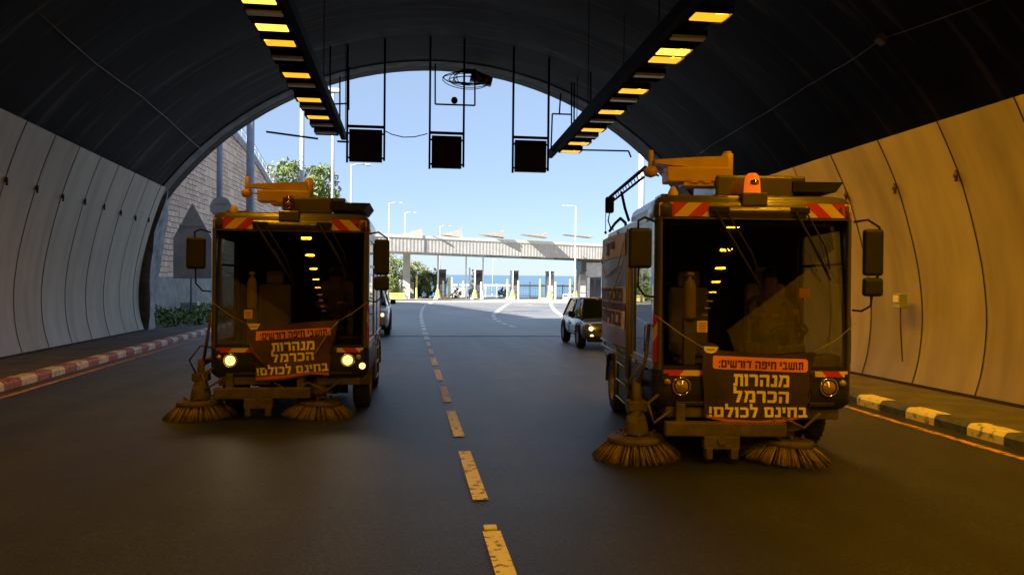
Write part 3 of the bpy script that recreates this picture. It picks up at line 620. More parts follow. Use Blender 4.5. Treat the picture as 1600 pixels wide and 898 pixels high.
# hillside behind the wall
g = MB(); g.grid([[(WX - 1.1, y, wtop(y) + rz(y) - .3), (-30, y, wtop(y) + rz(y) - .5), (-120, y, wtop(y) - 1)] for y in wy], smooth=False); g.grid([[(WX - 1.1, 84, wtop(84) - 2), (-120, 84, wtop(84) - 1)], [(WX - 1.1, 90, -3), (-120, 92, -3)]], smooth=False)
structure(g.build('hillside', M['hill']))
# rough shotcrete wing wall next to the panel end
g = MB(); rnd = random.Random(5); rows = []
for i in range(5):
    y = PORT + .15 + i * .5; rows.append([(-9.78 - .085 * i + .07 * math.sin(k * .9 + i) + rnd.uniform(-.05, .05) + max(0, k - 3) * .11, y, rz(y) + k * .62) for k in range(10)])
g.grid(rows)
b = [[(p[0] - .8, p[1], p[2]) for p in r] for r in rows]; g.grid(b); g.grid([rows[0], b[0]]); g.grid([rows[-1], b[-1]])
g.grid([[r[-1] for r in rows], [r[-1] for r in b]])
tag(g.build('wing_wall', M['wingc']), 'rough grey shotcrete wing wall beside the left end of the lining', 'wing wall')
# low concrete wall behind signs
g = MB(); g.box(-12.25, -11.95, 33, 60, -1.3, 1.6, .03); tag(g.build('low_wall', M['concrete']), 'low grey concrete wall at the foot of the stone wall', 'low wall')

def sign_back(name, lb, Y, shapes, post_x, ptop, mat_=M['sign']):
    p = gp(post_x, 497); base = at_y(post_x, 440, Y); root = empty(name, (base.x, Y, rz(Y)), label=lb, cat='road sign', group='backs of road signs left of the portal')
    top = at_y(post_x, ptop, Y).z
    g = MB(); g.cyl((base.x, Y + .06, rz(Y) - .1), (base.x, Y + .06, top), .045, n=10); child_shift(g, root); g.build('post', M['polesh'], root)
    for sh in shapes:
        g = MB(); pts = [at_y(*q, Y) for q in sh]; g.poly(pts, (0, -.03, 0))
        xs = [q.x for q in pts]; zs = [q.z for q in pts]
        for zf in (.3, .7): z = min(zs) + (max(zs) - min(zs)) * zf; g.box(base.x - .3 * (max(xs) - min(xs)), base.x + .3 * (max(xs) - min(xs)), Y - .07, Y - .032, z - .03, z + .03)
        child_shift(g, root); g.build('sign_plate', mat_, root)
    return root
circ = [(345 + 17 * math.cos(t * math.pi / 8), 324 + 17 * math.sin(t * math.pi / 8)) for t in range(16)]
sign_back('road_sign', 'back of a big grey road sign with pointed top, left of the portal', 33.5, [[(301, 317), (331, 372), (331, 435), (271, 435), (271, 372)]], 298, 325)
sign_back('road_sign', 'back of a round grey road sign standing before the stone wall', 36.5, [circ], 345, 312)
for px_, ry, Yp, r, lb in ((343, 300, 42, .17, 'blue grey steel post before the stone wall, nearer the portal'), (391, 300, 43, .24, 'thick blue grey steel post standing at the left of the sweeper crane')):
    b = at_y(px_, ry, Yp); g = MB(); g.cyl((b.x, Yp, rz(Yp)), (b.x, Yp, 13.5), r, r * .85, 16); g.cyl((b.x, Yp, rz(Yp)), (b.x, Yp, rz(Yp) + .08), r * 2, n=16)
    g.box(b.x - .35, b.x + .35, Yp - .5, Yp + .5, 13.4, 13.7, .05)
    tag(g.build('steel_post', M['polesh']), lb, 'post')
# cabinet + weeds
c = gp(287, 503); g = MB(); g.box(c.x - .35, c.x + .35, c.y + 1, c.y + 1.4, c.z - .1, c.z + .95, .03); g.box(c.x - .30, c.x + .30, c.y + .985, c.y + 1.0, c.z + .05, c.z + .88, .01)
tag(g.build('utility_cabinet', M['steel']), 'small pale utility cabinet among the weeds left of the portal', 'cabinet')
def leaves(g, pts, size, rnd, flat=.0):
    for p in pts:
        n = Vector((rnd.gauss(0, 1), rnd.gauss(0, 1), rnd.gauss(0, 1) + flat)).normalized(); u = n.orthogonal().normalized(); a = rnd.uniform(0, 6.3)
        u = (Matrix.Rotation(a, 3, n) @ u); v = n.cross(u); s_ = size * rnd.uniform(.6, 1.3); p = Vector(p)
        g.poly([p - u * s_, p - v * s_ * .45, p + u * s_, p + v * s_ * .45])
rnd = random.Random(11); g = MB(); pts = []
for k in range(2600):
    y = rnd.uniform(30.5, 44); x = -11.9 + rnd.random() ** .8 * (11.9 - 8.6 - (y - 30) * .0)
    x = rnd.uniform(-11.9, -8.75 - max(0, (31.5 - y)) * 1.0)
    hmax = .25 + .45 * (.5 + .5 * math.sin(x * 2.3 + y * 1.7)); pts.append((x, y, rz(y) + .15 + rnd.random() * hmax))
leaves(g, pts, .11, rnd, .6)
tag(g.build('weeds', M['weed']), 'low green weeds at the foot of the retaining wall', 'weeds', kind='stuff')
g = MB(); g.grid([[(-12, y, rz(y) + .14), (-8.3 if y > 31 else -9.3, y, rz(y) + .14)] for y in (29.2, 31, 45, 60)], smooth=False); structure(g.build('verge', M['hill']))

# ------------------------------------------------------------------ trees
def tree(name, lb, cat, base, top, rad, mats, n, lsize, seed, trunk=True, group=None, clumps=26):
    rnd = random.Random(seed); o = empty(name, base, label=lb, cat=cat, group=group); base = Vector(base)
    H = top; C0 = Vector((0, 0, H - rad[2]))
    if trunk:
        g = MB(); g.tube([(0, 0, -.3), (.1, 0, H * .3), (-.05, .1, H * .55), (.05, 0, H * .8)], [rad[0] * .09, rad[0] * .07, rad[0] * .05, rad[0] * .02], 8)
        for k in range(7):
            a = rnd.uniform(0, 6.3); z0 = H * rnd.uniform(.3, .6); e = Vector((math.cos(a) * rad[0] * .7, math.sin(a) * rad[1] * .7, H * rnd.uniform(.6, .9)))
            g.tube([(0, 0, z0), Vector((e.x * .5, e.y * .5, z0 + (e.z - z0) * .45)), e], [rad[0] * .04, rad[0] * .025, rad[0] * .008], 6)
        g.build('trunk', M['bark'], o)
    g = MB(); cl = []
    for k in range(clumps):
        while True:
            v = Vector((rnd.uniform(-1, 1), rnd.uniform(-1, 1), rnd.uniform(-1, 1)))
            if .25 < v.length < 1: break
        cl.append((C0 + Vector((v.x * rad[0], v.y * rad[1], v.z * rad[2])) * 1.0, rnd.uniform(.18, .38) * min(rad), rnd.randrange(len(mats))))
    for c, r_, mi in cl:
        g.use(mats[mi]); pp = []
        for j in range(n // clumps):
            v = Vector((rnd.gauss(0, 1), rnd.gauss(0, 1), rnd.gauss(0, .8))).normalized() * r_ * rnd.random() ** .35 * 1.25
            pp.append(c + v)
        leaves(g, pp, lsize, rnd, .4)
    g.build('crown', None, o); return o
b = at_y(470, 300, 88); tree('leafy_tree', 'leafy tree rising behind the left sweeper against the sky', 'tree', (b.x, 88, 3.5), at_y(470, 243, 88).z - 3.5, (5.2, 3.5, 5.2), [M['leaf'], M['leaf'], M['leaf2']], 6000, .26, 21, clumps=60)
b = at_y(420, 300, 95); 
for px_, pt, Y, rd, ms, sd_, lb in ((618, 398, 122, (2.9, 2.5, 3.6), ['leaf', 'leaf2'], 31, 'bushy green tree left of the canopy column'), (655, 408, 124, (2.9, 2.5, 2.6), ['leaf2', 'leaf2', 'leaf'], 32, 'pale green bushy tree right of the canopy column'),
                                    (668, 426, 116, (2.6, 2.0, 1.9), ['leaf3', 'leaf'], 33, 'dark green shrub behind the yellow post at the toll lanes'), (602, 420, 108, (2.0, 2, 2.6), ['leaf'], 34, 'bright green shrub at the far left edge of the plaza'), (642, 436, 116, (1.6, 1.5, 1.8), ['leaf3'], 35, 'dark shrub just right of the canopy column')):
    t = at_y(px_, pt, Y); zb = rz(Y); tree('bushy_tree' if 'tree' in lb else 'shrub', lb, 'tree' if 'tree' in lb else 'shrub', (t.x, Y, zb), t.z - zb, rd, [M[m] for m in ms], 2600, .22, sd_, group='planting left of the toll lanes', clumps=34)
for px_, pt, lb in ((681, 414, 'thin dark cypress right of the shrubs'), (669, 424, 'small thin dark cypress among the shrubs'), (739, 418, 'thin dark cypress behind the second toll booth')):
    t = at_y(px_, pt, 124); tree('cypress', lb, 'tree', (t.x, 124, rz(124)), t.z - rz(124), (.42, .42, (t.z - rz(124)) / 2), [M['leaf3']], 900, .14, int(px_), group='cypresses by the toll lanes', clumps=30)
for px_, lb in ((712, 'low shrub right of the first toll booth'), (786, 'low shrub left of the third toll booth')):
    t = at_y(px_, 449, 118); tree('shrub', lb, 'shrub', (t.x, 118, rz(118)), t.z - rz(118), (.9, .8, .9), [M['leaf3'], M['leaf']], 500, .14, int(px_), trunk=False, group='planting at the toll lanes', clumps=14)

# ------------------------------------------------------------------ street lamps and poles
def street_lamp(x, Y, ztop, arm, lb, r=.1):
    o = empty('street_lamp', (x, Y, rz(Y)), label=lb, cat='street lamp', group='street lamps beyond the portal'); h = ztop - rz(Y)
    g = MB(); g.cyl((0, 0, -.1), (0, 0, h), r * 1.25, r * .6, 12); g.cyl((0, 0, 0), (0, 0, .5), r * 1.9, n=12); g.build('pole', M['pole'], o)
    if arm:
        g = MB(); g.tube([(0, 0, h - .1), (arm * .4, 0, h + .05), (arm, 0, h + .02)], .05, 6); g.build('arm', M['pole'], o)
        g = MB(); g.box(min(arm, arm * 1.4), max(arm, arm * 1.4), -.14, .14, h - .06, h + .1, .04); g.build('lamp_head', M['sign'], o)
    return o
for px_, py_, Y, arm, lb, r in ((549, 257, 60, 1.1, 'street lamp with right arm above the roof of the left sweeper', .1), (608, 317, 99, 1.3, 'tall street lamp just right of the left sweeper, arm to the right', .1),
                                (633, 332, 118, 1.3, 'second tall street lamp right of the left sweeper', .1), (688, 353, 150, 1.7, 'farthest street lamp, above the middle of the canopy', .12), (900, 322, 100, -1.35, 'street lamp with left arm above the right end of the canopy', .12), (770, 405, 136, 1.3, 'thin lamp post seen under the canopy against the sea', .07)):
    p = at_y(px_, py_, Y); street_lamp(p.x, Y, p.z, arm, lb, r)
for px_, Y, r, lb in ((472, 50, .15, 'tall plain white mast behind the left sweeper crane'), (520, 55, .11, 'tall thin white mast right of the leafy tree'), (1003, 60, .26, 'white mast behind the crane arm of the right sweeper')):
    p = at_y(px_, 240, Y); g = MB(); g.cyl((p.x, Y, rz(Y) - .1), (p.x, Y, 15), r * 1.1, r * .9, 14); g.cyl((p.x, Y, rz(Y)), (p.x, Y, rz(Y) + .4), r * 1.8, n=14); g.box(p.x - .5, p.x + .5, Y - .2, Y + .2, 14.9, 15.2, .05)
    tag(g.build('mast', M['pole']), lb, 'mast')

# ------------------------------------------------------------------ toll canopy and lanes
can = empty('toll_canopy', (0, 112, rz(112)), label='long flat toll plaza canopy with ribbed pale fascia and roof lights', cat='canopy')
a_t, a_b = at_y(585, 364.5, 100), at_y(585, 391, 100); b_t, b_b = at_y(962, 382, 114), at_y(962, 406, 114)
dirx = (b_t - a_t); dirx.z = 0; L_ = dirx.length; dirx.normalize(); nrm = Vector((-dirx.y, dirx.x, 0))
def cp(u, w, z): p = Vector((a_t.x, a_t.y, 0)) + dirx * (u * L_) + nrm * w; return (p.x, p.y, z)
def ct(u): return a_t.z + (b_t.z - a_t.z) * u
def cb_(u): return a_b.z + (b_b.z - a_b.z) * u
g = MB(); N = 75
rows = []
for k in range(N * 2 + 1):
    u = k / (N * 2); w = .0 if (k // 1) % 2 else .035
    rows.append([cp(u, w + .06, cb_(u)), cp(u, w + .06, ct(u) - .40)])
g.grid(rows, smooth=False); child_shift(g, can); g.build('fascia', M['canopyc'], can)
g = MB(); g.grid([[cp(u, -.02, ct(u) - .40), cp(u, -.02, ct(u)), cp(u, 12, ct(u)), cp(u, 12, ct(u) - .4)] for u in (0, 1)], smooth=False, close=True); child_shift(g, can); g.build('roof_edge', M['lightc'], can)
g = MB(); g.grid([[cp(u, .14, cb_(u) + .02), cp(u, .14, ct(u) - .42), cp(u, 11.9, ct(u) - .42), cp(u, 11.9, cb_(u) + .02)] for u in (0, 1)], smooth=False, close=True)
for u in (0, 1): g.poly([cp(u, .1, cb_(u)), cp(u, .1, ct(u) - .1), cp(u, 11.9, ct(u) - .1), cp(u, 11.9, cb_(u))])
child_shift(g, can); g.build('soffit', M['canopyc'], can)
for px0, px1, py0 in ((636, 660, 357), (698, 722, 358), (760, 788, 361), (826, 855, 365), (893, 925, 369)):
    p = at_y(px0 - 10, 366, 106); q = at_y(px1, py0, 106); s2 = at_y(px1 + 1, 371, 106); dy = Vector((0, 3, 0))
    g = MB(); g.poly([p, q, s2], dy); g.box(q.x - .1, q.x + .05, 105.9, 109, q.z - .02, q.z + .16); child_shift(g, can); g.build('roof_light', M['rooflight'], can)
for px0, px1, pz in ((655, 687, 394), (708, 740, 396.5), (760, 793, 399.5), (813, 845, 402), (865, 897, 404.5)):
    u = (px0 + px1) / 2; u = (u - 585) / (962 - 585); c = cp(u, 2.0, 0); Yc = c[1]
    p = at_y(px0, pz - 6, Yc); q = at_y(px1, pz + 1, Yc)
    o = empty('lane_sign', (p.x, Yc, q.z), label='dark flat lane sign under the canopy, %s from the left' % ord_(int((px0 - 650) / 52)).replace('nearest', 'first'), cat='lane sign', group='lane signs under the canopy')
    g = MB(); g.box(0, q.x - p.x, -.15, .15, 0, .85, .04); g.build('sign_box', M['booth'], o)
    g = MB(); g.box(.3, .4, -.04, .04, .8, 1.6); g.build('hanger', M['dark'], o); g = MB(); g.box(q.x - p.x - .4, q.x - p.x - .3, -.04, .04, .8, 1.6); g.build('hanger', M['dark'], o)
def column(px_, Y, w, d, lb):
    p = at_y(px_, 466, Y); g = MB(); g.box(p.x - w / 2, p.x + w / 2, Y - d / 2, Y + d / 2, rz(Y), a_b.z + .1, .05); child_shift(g, can); return g.build('column', M['canopyc'], can, label=lb)
column(635, 108, 1.05, 1.3, None); column(1010, 122, 1.2, 1.2, None)
p = at_y(643, 466, 111); g = MB(); g.box(p.x - .25, p.x + .35, 110, 111, rz(110), rz(110) + 2.4, .05); child_shift(g, can); g.build('column_cabinet', M['concrete'], can)

def island(px_, label):
    Y = 106; c = at_y(px_, 466, Y); o = empty('toll_island', (c.x, Y, rz(Y)), label=label, cat='traffic island', group='raised islands of the toll lanes')
    g = MB(); pts = [(-.55, 0), (-.4, -1.2), (0, -1.7), (.4, -1.2), (.55, 0), (.62, 14), (-.62, 14)]
    g.poly([(x, y, .0 + SL * -y) for x, y in pts], (0, 0, .2)); g.build('kerb_slab', M['lightc'], o); return c
for px_, bx, i in ((684, 691, 0), (742, 748, 1), (801, 803.5, 2), (859, 858.5, 3), (899, 909, 4)):
    nth = ['first', 'second', 'third', 'fourth', 'fifth'][i]
    c = island(px_, '%s raised toll island from the left, under the canopy' % nth)
    Y = 112; c2 = at_y(bx, 466, Y); w = .52
    o = empty('toll_booth', (c2.x, Y, rz(Y) + .2), label='dark slab sided toll booth on the %s island from the left' % nth, cat='toll booth', group='dark toll booths')
    h = at_y(bx, 422 + i, Y).z - rz(Y) - .2
    g = MB(); g.box(-w, w, -.8, .8, 0, h, .03); g.box(-w - .06, w + .06, -.9, .9, h, h + .12, .02); g.build('cabin', M['booth'], o)
    g = MB(); g.box(-w + .12, w - .12, -.83, -.795, h - 1.1, h - .35, .01); g.build('display', M['boothg'], o)
    g = MB(); g.box(-w + .1, w - .1, -.82, -.795, .9, 1.9, .01); g.box(-w + .1, w - .1, -.82, -.795, .15, .75, .01); g.build('panel', M['sign'], o)
    # white mast with flared yellow foot
    Yp = 105.6; c3 = at_y(px_, 463, Yp); o = empty('island_post', (c3.x, Yp, rz(Yp) + .2), label='slim white post with flared yellow foot on the %s toll island' % nth, cat='post', group='white posts with yellow feet')
    ht = {0: at_y(px_, 398, Yp).z - rz(Yp) - .2}.get(i, at_y(px_, 421, Yp).z - rz(Yp) - .2)
    g = MB(); g.cyl((0, 0, 1.1), (0, 0, ht), .13, .11, 10); g.build('pole', M['white'], o)
    g = MB(); g.lathe((0, 0, 0), [(.5, 0), (.42, .25), (.30, .8), (.2, 1.15), (.13, 1.2)], 12); g.build('foot', M['lyel'], o)
for px_, pt, mt, lb in ((702, 432, 'lyel', 'tall yellow bollard right of the first toll booth'), (651, 431, 'lyel', 'tall yellow bollard right of the canopy column'), (793, 436, 'lyel', 'tall yellow bollard left of the third toll booth'), (844, 436, 'lyel', 'yellow bollard left of the fourth toll booth'), (891, 436, 'lyel', 'yellow bollard left of the fifth toll booth'),
                        (692.5, 438, 'white', 'white bollard in front of the first toll booth'), (752, 440, 'white', 'white bollard in front of the second toll booth'), (625, 437, 'white', 'white bollard left of the canopy column'), (810, 438, 'white', 'white bollard right of the third toll booth'), (868, 440, 'white', 'white bollard right of the fourth toll booth')):
    Y = 107.5; p = at_y(px_, pt, Y); g = MB(); h = p.z - rz(Y); g.lathe((p.x, Y, rz(Y)), [(.2, 0), (.2, .05), (.14, .06), (.14, h - .1), (.10, h - .02), (0, h)], 12)
    tag(g.build('bollard', M[mt]), lb, 'bollard', 'bollards at the toll lanes')
for px_, lb in ((728.5, 'tall white pole left of the second toll booth'), (755, 'tall white pole right of the second toll booth'), (734, 'shorter white pole beside the walking person')):
    Y = 108.5; p = at_y(px_, 397 if px_ != 734 else 418, Y); g = MB(); g.cyl((p.x, Y, rz(Y)), (p.x, Y, p.z), .10, n=10); g.cyl((p.x, Y, rz(Y)), (p.x, Y, rz(Y) + .3), .2, n=10); tag(g.build('lane_pole', M['white']), lb, 'pole', 'white poles at the toll lanes')
# yellow barrier piece far left, cone
p = gp(622, 463); g = MB(); Y = 104; p = at_y(618, 459, Y); g.box(p.x - 1.5, p.x + 1.3, Y, Y + .25, rz(Y), rz(Y) + .55, .04); g.box(p.x - 1.6, p.x + 1.4, Y + .05, Y + .2, rz(Y) + .7, rz(Y) + .85); g.cyl((p.x - 1.2, Y + .12, rz(Y)), (p.x - 1.2, Y + .12, rz(Y) + .9), .06); g.cyl((p.x + 1, Y + .12, rz(Y)), (p.x + 1, Y + .12, rz(Y) + .9), .06)
tag(g.build('guard_rail', M['lyel']), 'low yellow guard rail left of the canopy column', 'guard rail')
Y = 105; p = at_y(698, 461, Y); o = empty('traffic_cone', (p.x, Y, rz(Y) + .004), label='orange traffic cone at the foot of the first island', cat='traffic cone')
g = MB(); g.box(-.24, .24, -.24, .24, 0, .05, .01); g.lathe((0, 0, 0), [(.18, .05), (.04, .78), (0, .80)], 14); g.build('cone', M['cone'], o); g = MB(); g.lathe((0, 0, 0), [(.132, .3), (.098, .48)], 14); g.build('reflective_band', M['white'], o)
# sea-side fence behind the lanes
fe = empty('plaza_fence', (10, PL_END - 1.3, rz(PL_END)), label='white rail fence with thin posts at the seaward edge of the plaza', cat='fence')
Yf = PL_END - 1.3; xa, xb = at_y(706, 450, Yf).x, at_y(900, 450, Yf).x; zf_ = rz(Yf); zt = at_y(800, 444.5, Yf).z
g = MB(); g.box(xa, xb, Yf - .05, Yf + .05, zt - .28, zt, .02); child_shift(g, fe); g.build('top_rail', M['white'], fe)
g = MB(); g.box(xa, xb, Yf - .03, Yf + .03, zf_ + .25, zf_ + .33); x = xa
while x < xb: g.cyl((x, Yf, zf_ + .2), (x, Yf, zt - .2), .018, n=5); x += .42
child_shift(g, fe); g.build('lower_rail', M['pole'], fe)
x = xa
while x < xb:
    g = MB(); g.box(x - .07, x + .07, Yf - .07, Yf + .07, zf_ - .1, zt + random.choice((.1, .6, 1.2)), .01); child_shift(g, fe); g.build('post', M['white'], fe); x += 1.9
# white low wall left of fence
p0, p1 = at_y(706, 455, 123).x, at_y(728, 455, 123).x; g = MB(); g.box(p0, p1, 123, 123.3, rz(123), rz(123) + 1.5, .03); g.box(p0 - .06, p1 + .06, 122.95, 123.35, rz(123) + 1.5, rz(123) + 1.6, .02); tag(g.build('boundary_wall', M['lightc']), 'short white wall between the first and second toll booths', 'wall')
# office
Y = 116; p = at_y(908, 466, Y); q = at_y(940, 406, Y); o = empty('toll_office', (p.x, Y, rz(Y)), label='dark grey toll office block beside the right sweeper', cat='building')
W_ = q.x - p.x; H_ = q.z - rz(Y)
g = MB(); g.box(0, W_, 0, 5, 0, H_, .06); g.build('wall', M['booth'], o)
g = MB(); g.box(W_ * .22, W_ + .3, -.25, 5.1, H_ * .56, H_ * .93, .05); g.build('fascia_panel', M['sign'], o)
for k in range(3): g = MB(); g.box(.2 + k * W_ / 3, W_ / 3 * (k + 1) - .1, -.06, .02, .9, H_ * .5, .02); g.build('window', M['boothg'], o)
g = MB(); g.box(W_ * .25, W_ * .4, -.4, -.1, 0, H_ * .55, .03); g.build('column', M['white'], o)
# low white gate rail
Y = 106; p = at_y(880, 459, Y); q = at_y(911, 459, Y); g = MB(); g.box(p.x, q.x, Y, Y + .08, rz(Y) + .75, rz(Y) + .88, .01); g.box(p.x, q.x, Y, Y + .08, rz(Y) + .35, rz(Y) + .42, .01)
for k in range(5): xx = p.x + (q.x - p.x) * k / 4; g.box(xx - .04, xx + .04, Y, Y + .08, rz(Y), rz(Y) + .8)
tag(g.build('low_railing', M['white']), 'low white railing in front of the fifth toll booth', 'railing')

# ------------------------------------------------------------------ lettering
def _r(a, b, c, d): return [(a, c), (b, c), (b, d), (a, d)]
GLY = {
 'ת': (.88, [_r(.06, .88, .76, 1), _r(.62, .88, 0, .78), _r(.16, .40, .18, .78), _r(0, .38, 0, .24)]),
 'ו': (.30, [_r(.04, .30, 0, .8), _r(-.04, .30, .76, 1)]),
 'ש': (1.04, [_r(0, .24, .18, 1), [(.34, .2), (.56, .2), (.66, 1), (.42, 1)], _r(.80, 1.04, .18, 1), [(.02, 0), (.98, 0), (1.04, .24), (0, .24)]]),
 'ב': (.84, [_r(.06, .62, .76, 1), [(.44, .2), (.70, .2), (.70, .88), (.62, 1), (.44, 1)], _r(0, .84, 0, .24)]),
 'י': (.30, [_r(.04, .30, .42, .8), _r(-.02, .30, .76, 1)]),
 'ח': (.88, [_r(0, .88, .76, 1), _r(.05, .31, 0, .8), _r(.62, .88, 0, .8)]),
 'פ': (.82, [_r(.04, .74, .76, 1), [(.56, .1), (.74, 0), (.82, .1), (.82, .9), (.74, 1), (.56, 1)], _r(0, .74, 0, .22), _r(.04, .26, .44, .8), _r(.2, .42, .42, .60)]),
 'ה': (.86, [_r(0, .80, .76, 1), [(.60, 0), (.86, 0), (.86, .9), (.78, 1), (.60, 1)], _r(.06, .31, 0, .56)]),
 'ד': (.80, [_r(0, .82, .76, 1), _r(.46, .72, 0, .8)]),
 'ר': (.74, [_r(0, .66, .76, 1), [(.48, 0), (.74, 0), (.74, .88), (.64, 1), (.48, 1)]]),
 'ם': (.88, [_r(0, .80, .76, 1), _r(.06, .88, 0, .24), _r(.06, .32, .1, .9), [(.62, .1), (.88, .1), (.88, .88), (.78, 1), (.62, 1)]]),
 'מ': (.94, [[(-.02, 0), (.22, 0), (.40, .80), (.16, .80)], [(.0, 1), (.22, 1), (.40, .72), (.16, .72)], _r(.28, .84, .76, 1), [(.68, 0), (.94, 0), (.94, .86), (.82, 1), (.68, 1)], _r(.44, .82, 0, .24)]),
 'נ': (.54, [_r(.10, .46, .76, 1), [(.28, .1), (.54, .1), (.54, .9), (.46, 1), (.28, 1)], _r(0, .54, 0, .24)]),
 'כ': (.78, [_r(.02, .62, .76, 1), [(.52, .1), (.62, 0), (.78, .14), (.78, .86), (.62, 1), (.52, .9)], _r(.02, .64, 0, .24)]),
 'ל': (.76, [_r(0, .25, .80, 1.34), _r(0, .74, .76, 1), [(.20, 0), (.48, 0), (.74, .80), (.46, .80)]]),
 ':': (.24, [_r(0, .24, 0, .24), _r(0, .24, .56, .8)]), '!': (.26, [_r(.01, .25, .34, 1), _r(.01, .25, 0, .22)]), ' ': (.30, [])}
def lettering(name, s, x0, x1, z0, z1, m, parent, fn, rot=0, bold=0):
    """block letters fitted between x0 and x1 with their body height from z0 to z1, mapped through fn(x, z) -> local point"""
    pen = 0; Q = []; order = list(s[::-1])
    for ch in order:
        w, st = GLY[ch]; Q += [([(x + pen, y) for x, y in q], k) for k, q in enumerate(st)]; pen += w + .13
    pen -= .13; cx, cz = (x0 + x1) / 2, (z0 + z1) / 2; cr, sr = math.cos(rot), math.sin(rot); g = MB()
    for q, k in Q:
        vs_ = []
        for x, y in q:
            X = x0 + x / pen * (x1 - x0) - cx; Z = z0 + y * (z1 - z0) - cz
            p = Vector(fn(cx + X * cr - Z * sr, cz + X * sr + Z * cr)); p += (Vector((0, -.0006 * k, 0)) if abs(p.x) < 1.09 or parent.name.startswith('protest') else Vector((-.0006 * k, 0, 0))); vs_.append(p)
        g.poly(vs_)
    return g.build(name, m, parent)

# ------------------------------------------------------------------ people
def person(name, lb, loc, rotz, joints, edges, radii, mats_split, parent=None, hands=()):
    o = empty(name, loc, (0, 0, rotz), label=lb, cat='person')
    me = bpy.data.meshes.new('body'); me.from_pydata(joints, edges, []); b = bpy.data.objects.new('body', me); COL.objects.link(b)
    sk = b.modifiers.new('s', 'SKIN'); sk.use_smooth_shade = True
    for i, r_ in enumerate(radii): me.skin_vertices[0].data[i].radius = r_ if isinstance(r_, tuple) else (r_, r_)
    me.skin_vertices[0].data[0].use_root = True
    b.modifiers.new('u', 'SUBSURF').levels = 2
    bpy.context.view_layer.update(); dg = bpy.context.evaluated_depsgraph_get(); me2 = bpy.data.meshes.new_from_object(b.evaluated_get(dg))
    b.modifiers.clear(); b.data = me2; b.parent = o; me2.materials.clear()
    for m in mats_split['mats']: me2.materials.append(m)
    for f in me2.polygons: f.material_index = mats_split['fn'](f.center); f.use_smooth = True
    return o
def head_parts(o, c, hairm, s_=1):
    g = MB(); g.lathe(Vector(c) + Vector((0, .012, .03)) * s_, [(0, .115 * s_), (.05 * s_, .10 * s_), (.088 * s_, .05 * s_), (.095 * s_, .0), (.085 * s_, -.03 * s_)], 14); g.build('hair', hairm, o)
    g = MB(); c = Vector(c)
    for e in (-1, 1): g.lathe(c + Vector((e * .033, -.088, .0)) * s_, [(0, .008), (.008, .004), (.008, -.004), (0, -.008)], 8, 'Z')
    g.build('eyes', M['blackm'], o)
    g = MB(); g.poly([c + Vector(v) * s_ for v in ((-.014, -.085, -.035), (.014, -.085, -.035), (0, -.112, -.03), (0, -.088, .005))]); g.box(c.x - .025, c.x + .025, c.y - .086, c.y - .08, c.z - .062, c.z - .055); g.build('face', M['skin'], o)
def seated_driver(root_loc, rotz, lb, hold=False):
    J = [(0, 0, .0), (0, .03, .22), (0, .04, .42), (0, .02, .52), (0, .0, .60), (0, -.015, .68), (0, -.01, .76),
         (-.19, .03, .43), (-.26, -.12, .24), (-.16, -.38, .26), (-.13, -.46, .28),
         (.19, .03, .43), (.26, -.12, .24), (.14, -.36, .30), (.11, -.44, .33),
         (-.10, -.06, -.02), (-.13, -.46, .0), (-.13, -.52, -.42), (-.13, -.66, -.45), (.10, -.06, -.02), (.13, -.46, .0), (.13, -.52, -.42), (.13, -.66, -.45)]
    E = [(0, 1), (1, 2), (2, 3), (3, 4), (4, 5), (5, 6), (2, 7), (7, 8), (8, 9), (9, 10), (2, 11), (11, 12), (12, 13), (13, 14), (0, 15), (15, 16), (16, 17), (17, 18), (0, 19), (19, 20), (20, 21), (21, 22)]
    Rr = [(.16, .12), (.15, .11), (.15, .10), .06, .065, .095, .07, .065, .05, .038, .03, .065, .05, .038, .03, .085, .07, .05, .04, .085, .07, .05, .04]
    def fn(c): return 0 if (c.z > .50 or (c.y < -.34 and c.z > .2)) else (1 if c.z > .04 else 2)
    o = person('person', lb, root_loc, rotz, J, E, Rr, dict(mats=[M['skin'], M['shirt'], M['navy']], fn=fn))
    head_parts(o, (0, -.01, .69), M['blackm'])
    for s_, w in ((-1, Vector((-.13, -.46, .28))), (1, Vector((.11, -.44, .33)))):
        g = MB()
        for k in range(4): u = (k - 1.5) * .019; ln = (.065, .075, .07, .055)[k]; g.tube([w + Vector((u, -.01, 0)), w + Vector((u, -.03 - ln * .5, .006)), w + Vector((u, -.03 - ln * .8, -.02)), w + Vector((u * .9, -.03 - ln * .6, -.04))], [.011, .010, .009, .007], 6)
        g.tube([w + Vector((-s_ * .03, 0, 0)), w + Vector((-s_ * .05, -.03, .0)), w + Vector((-s_ * .045, -.06, -.015))], [.012, .011, .008], 6)
        g.build('fingers', M['skin'], o)
    return o

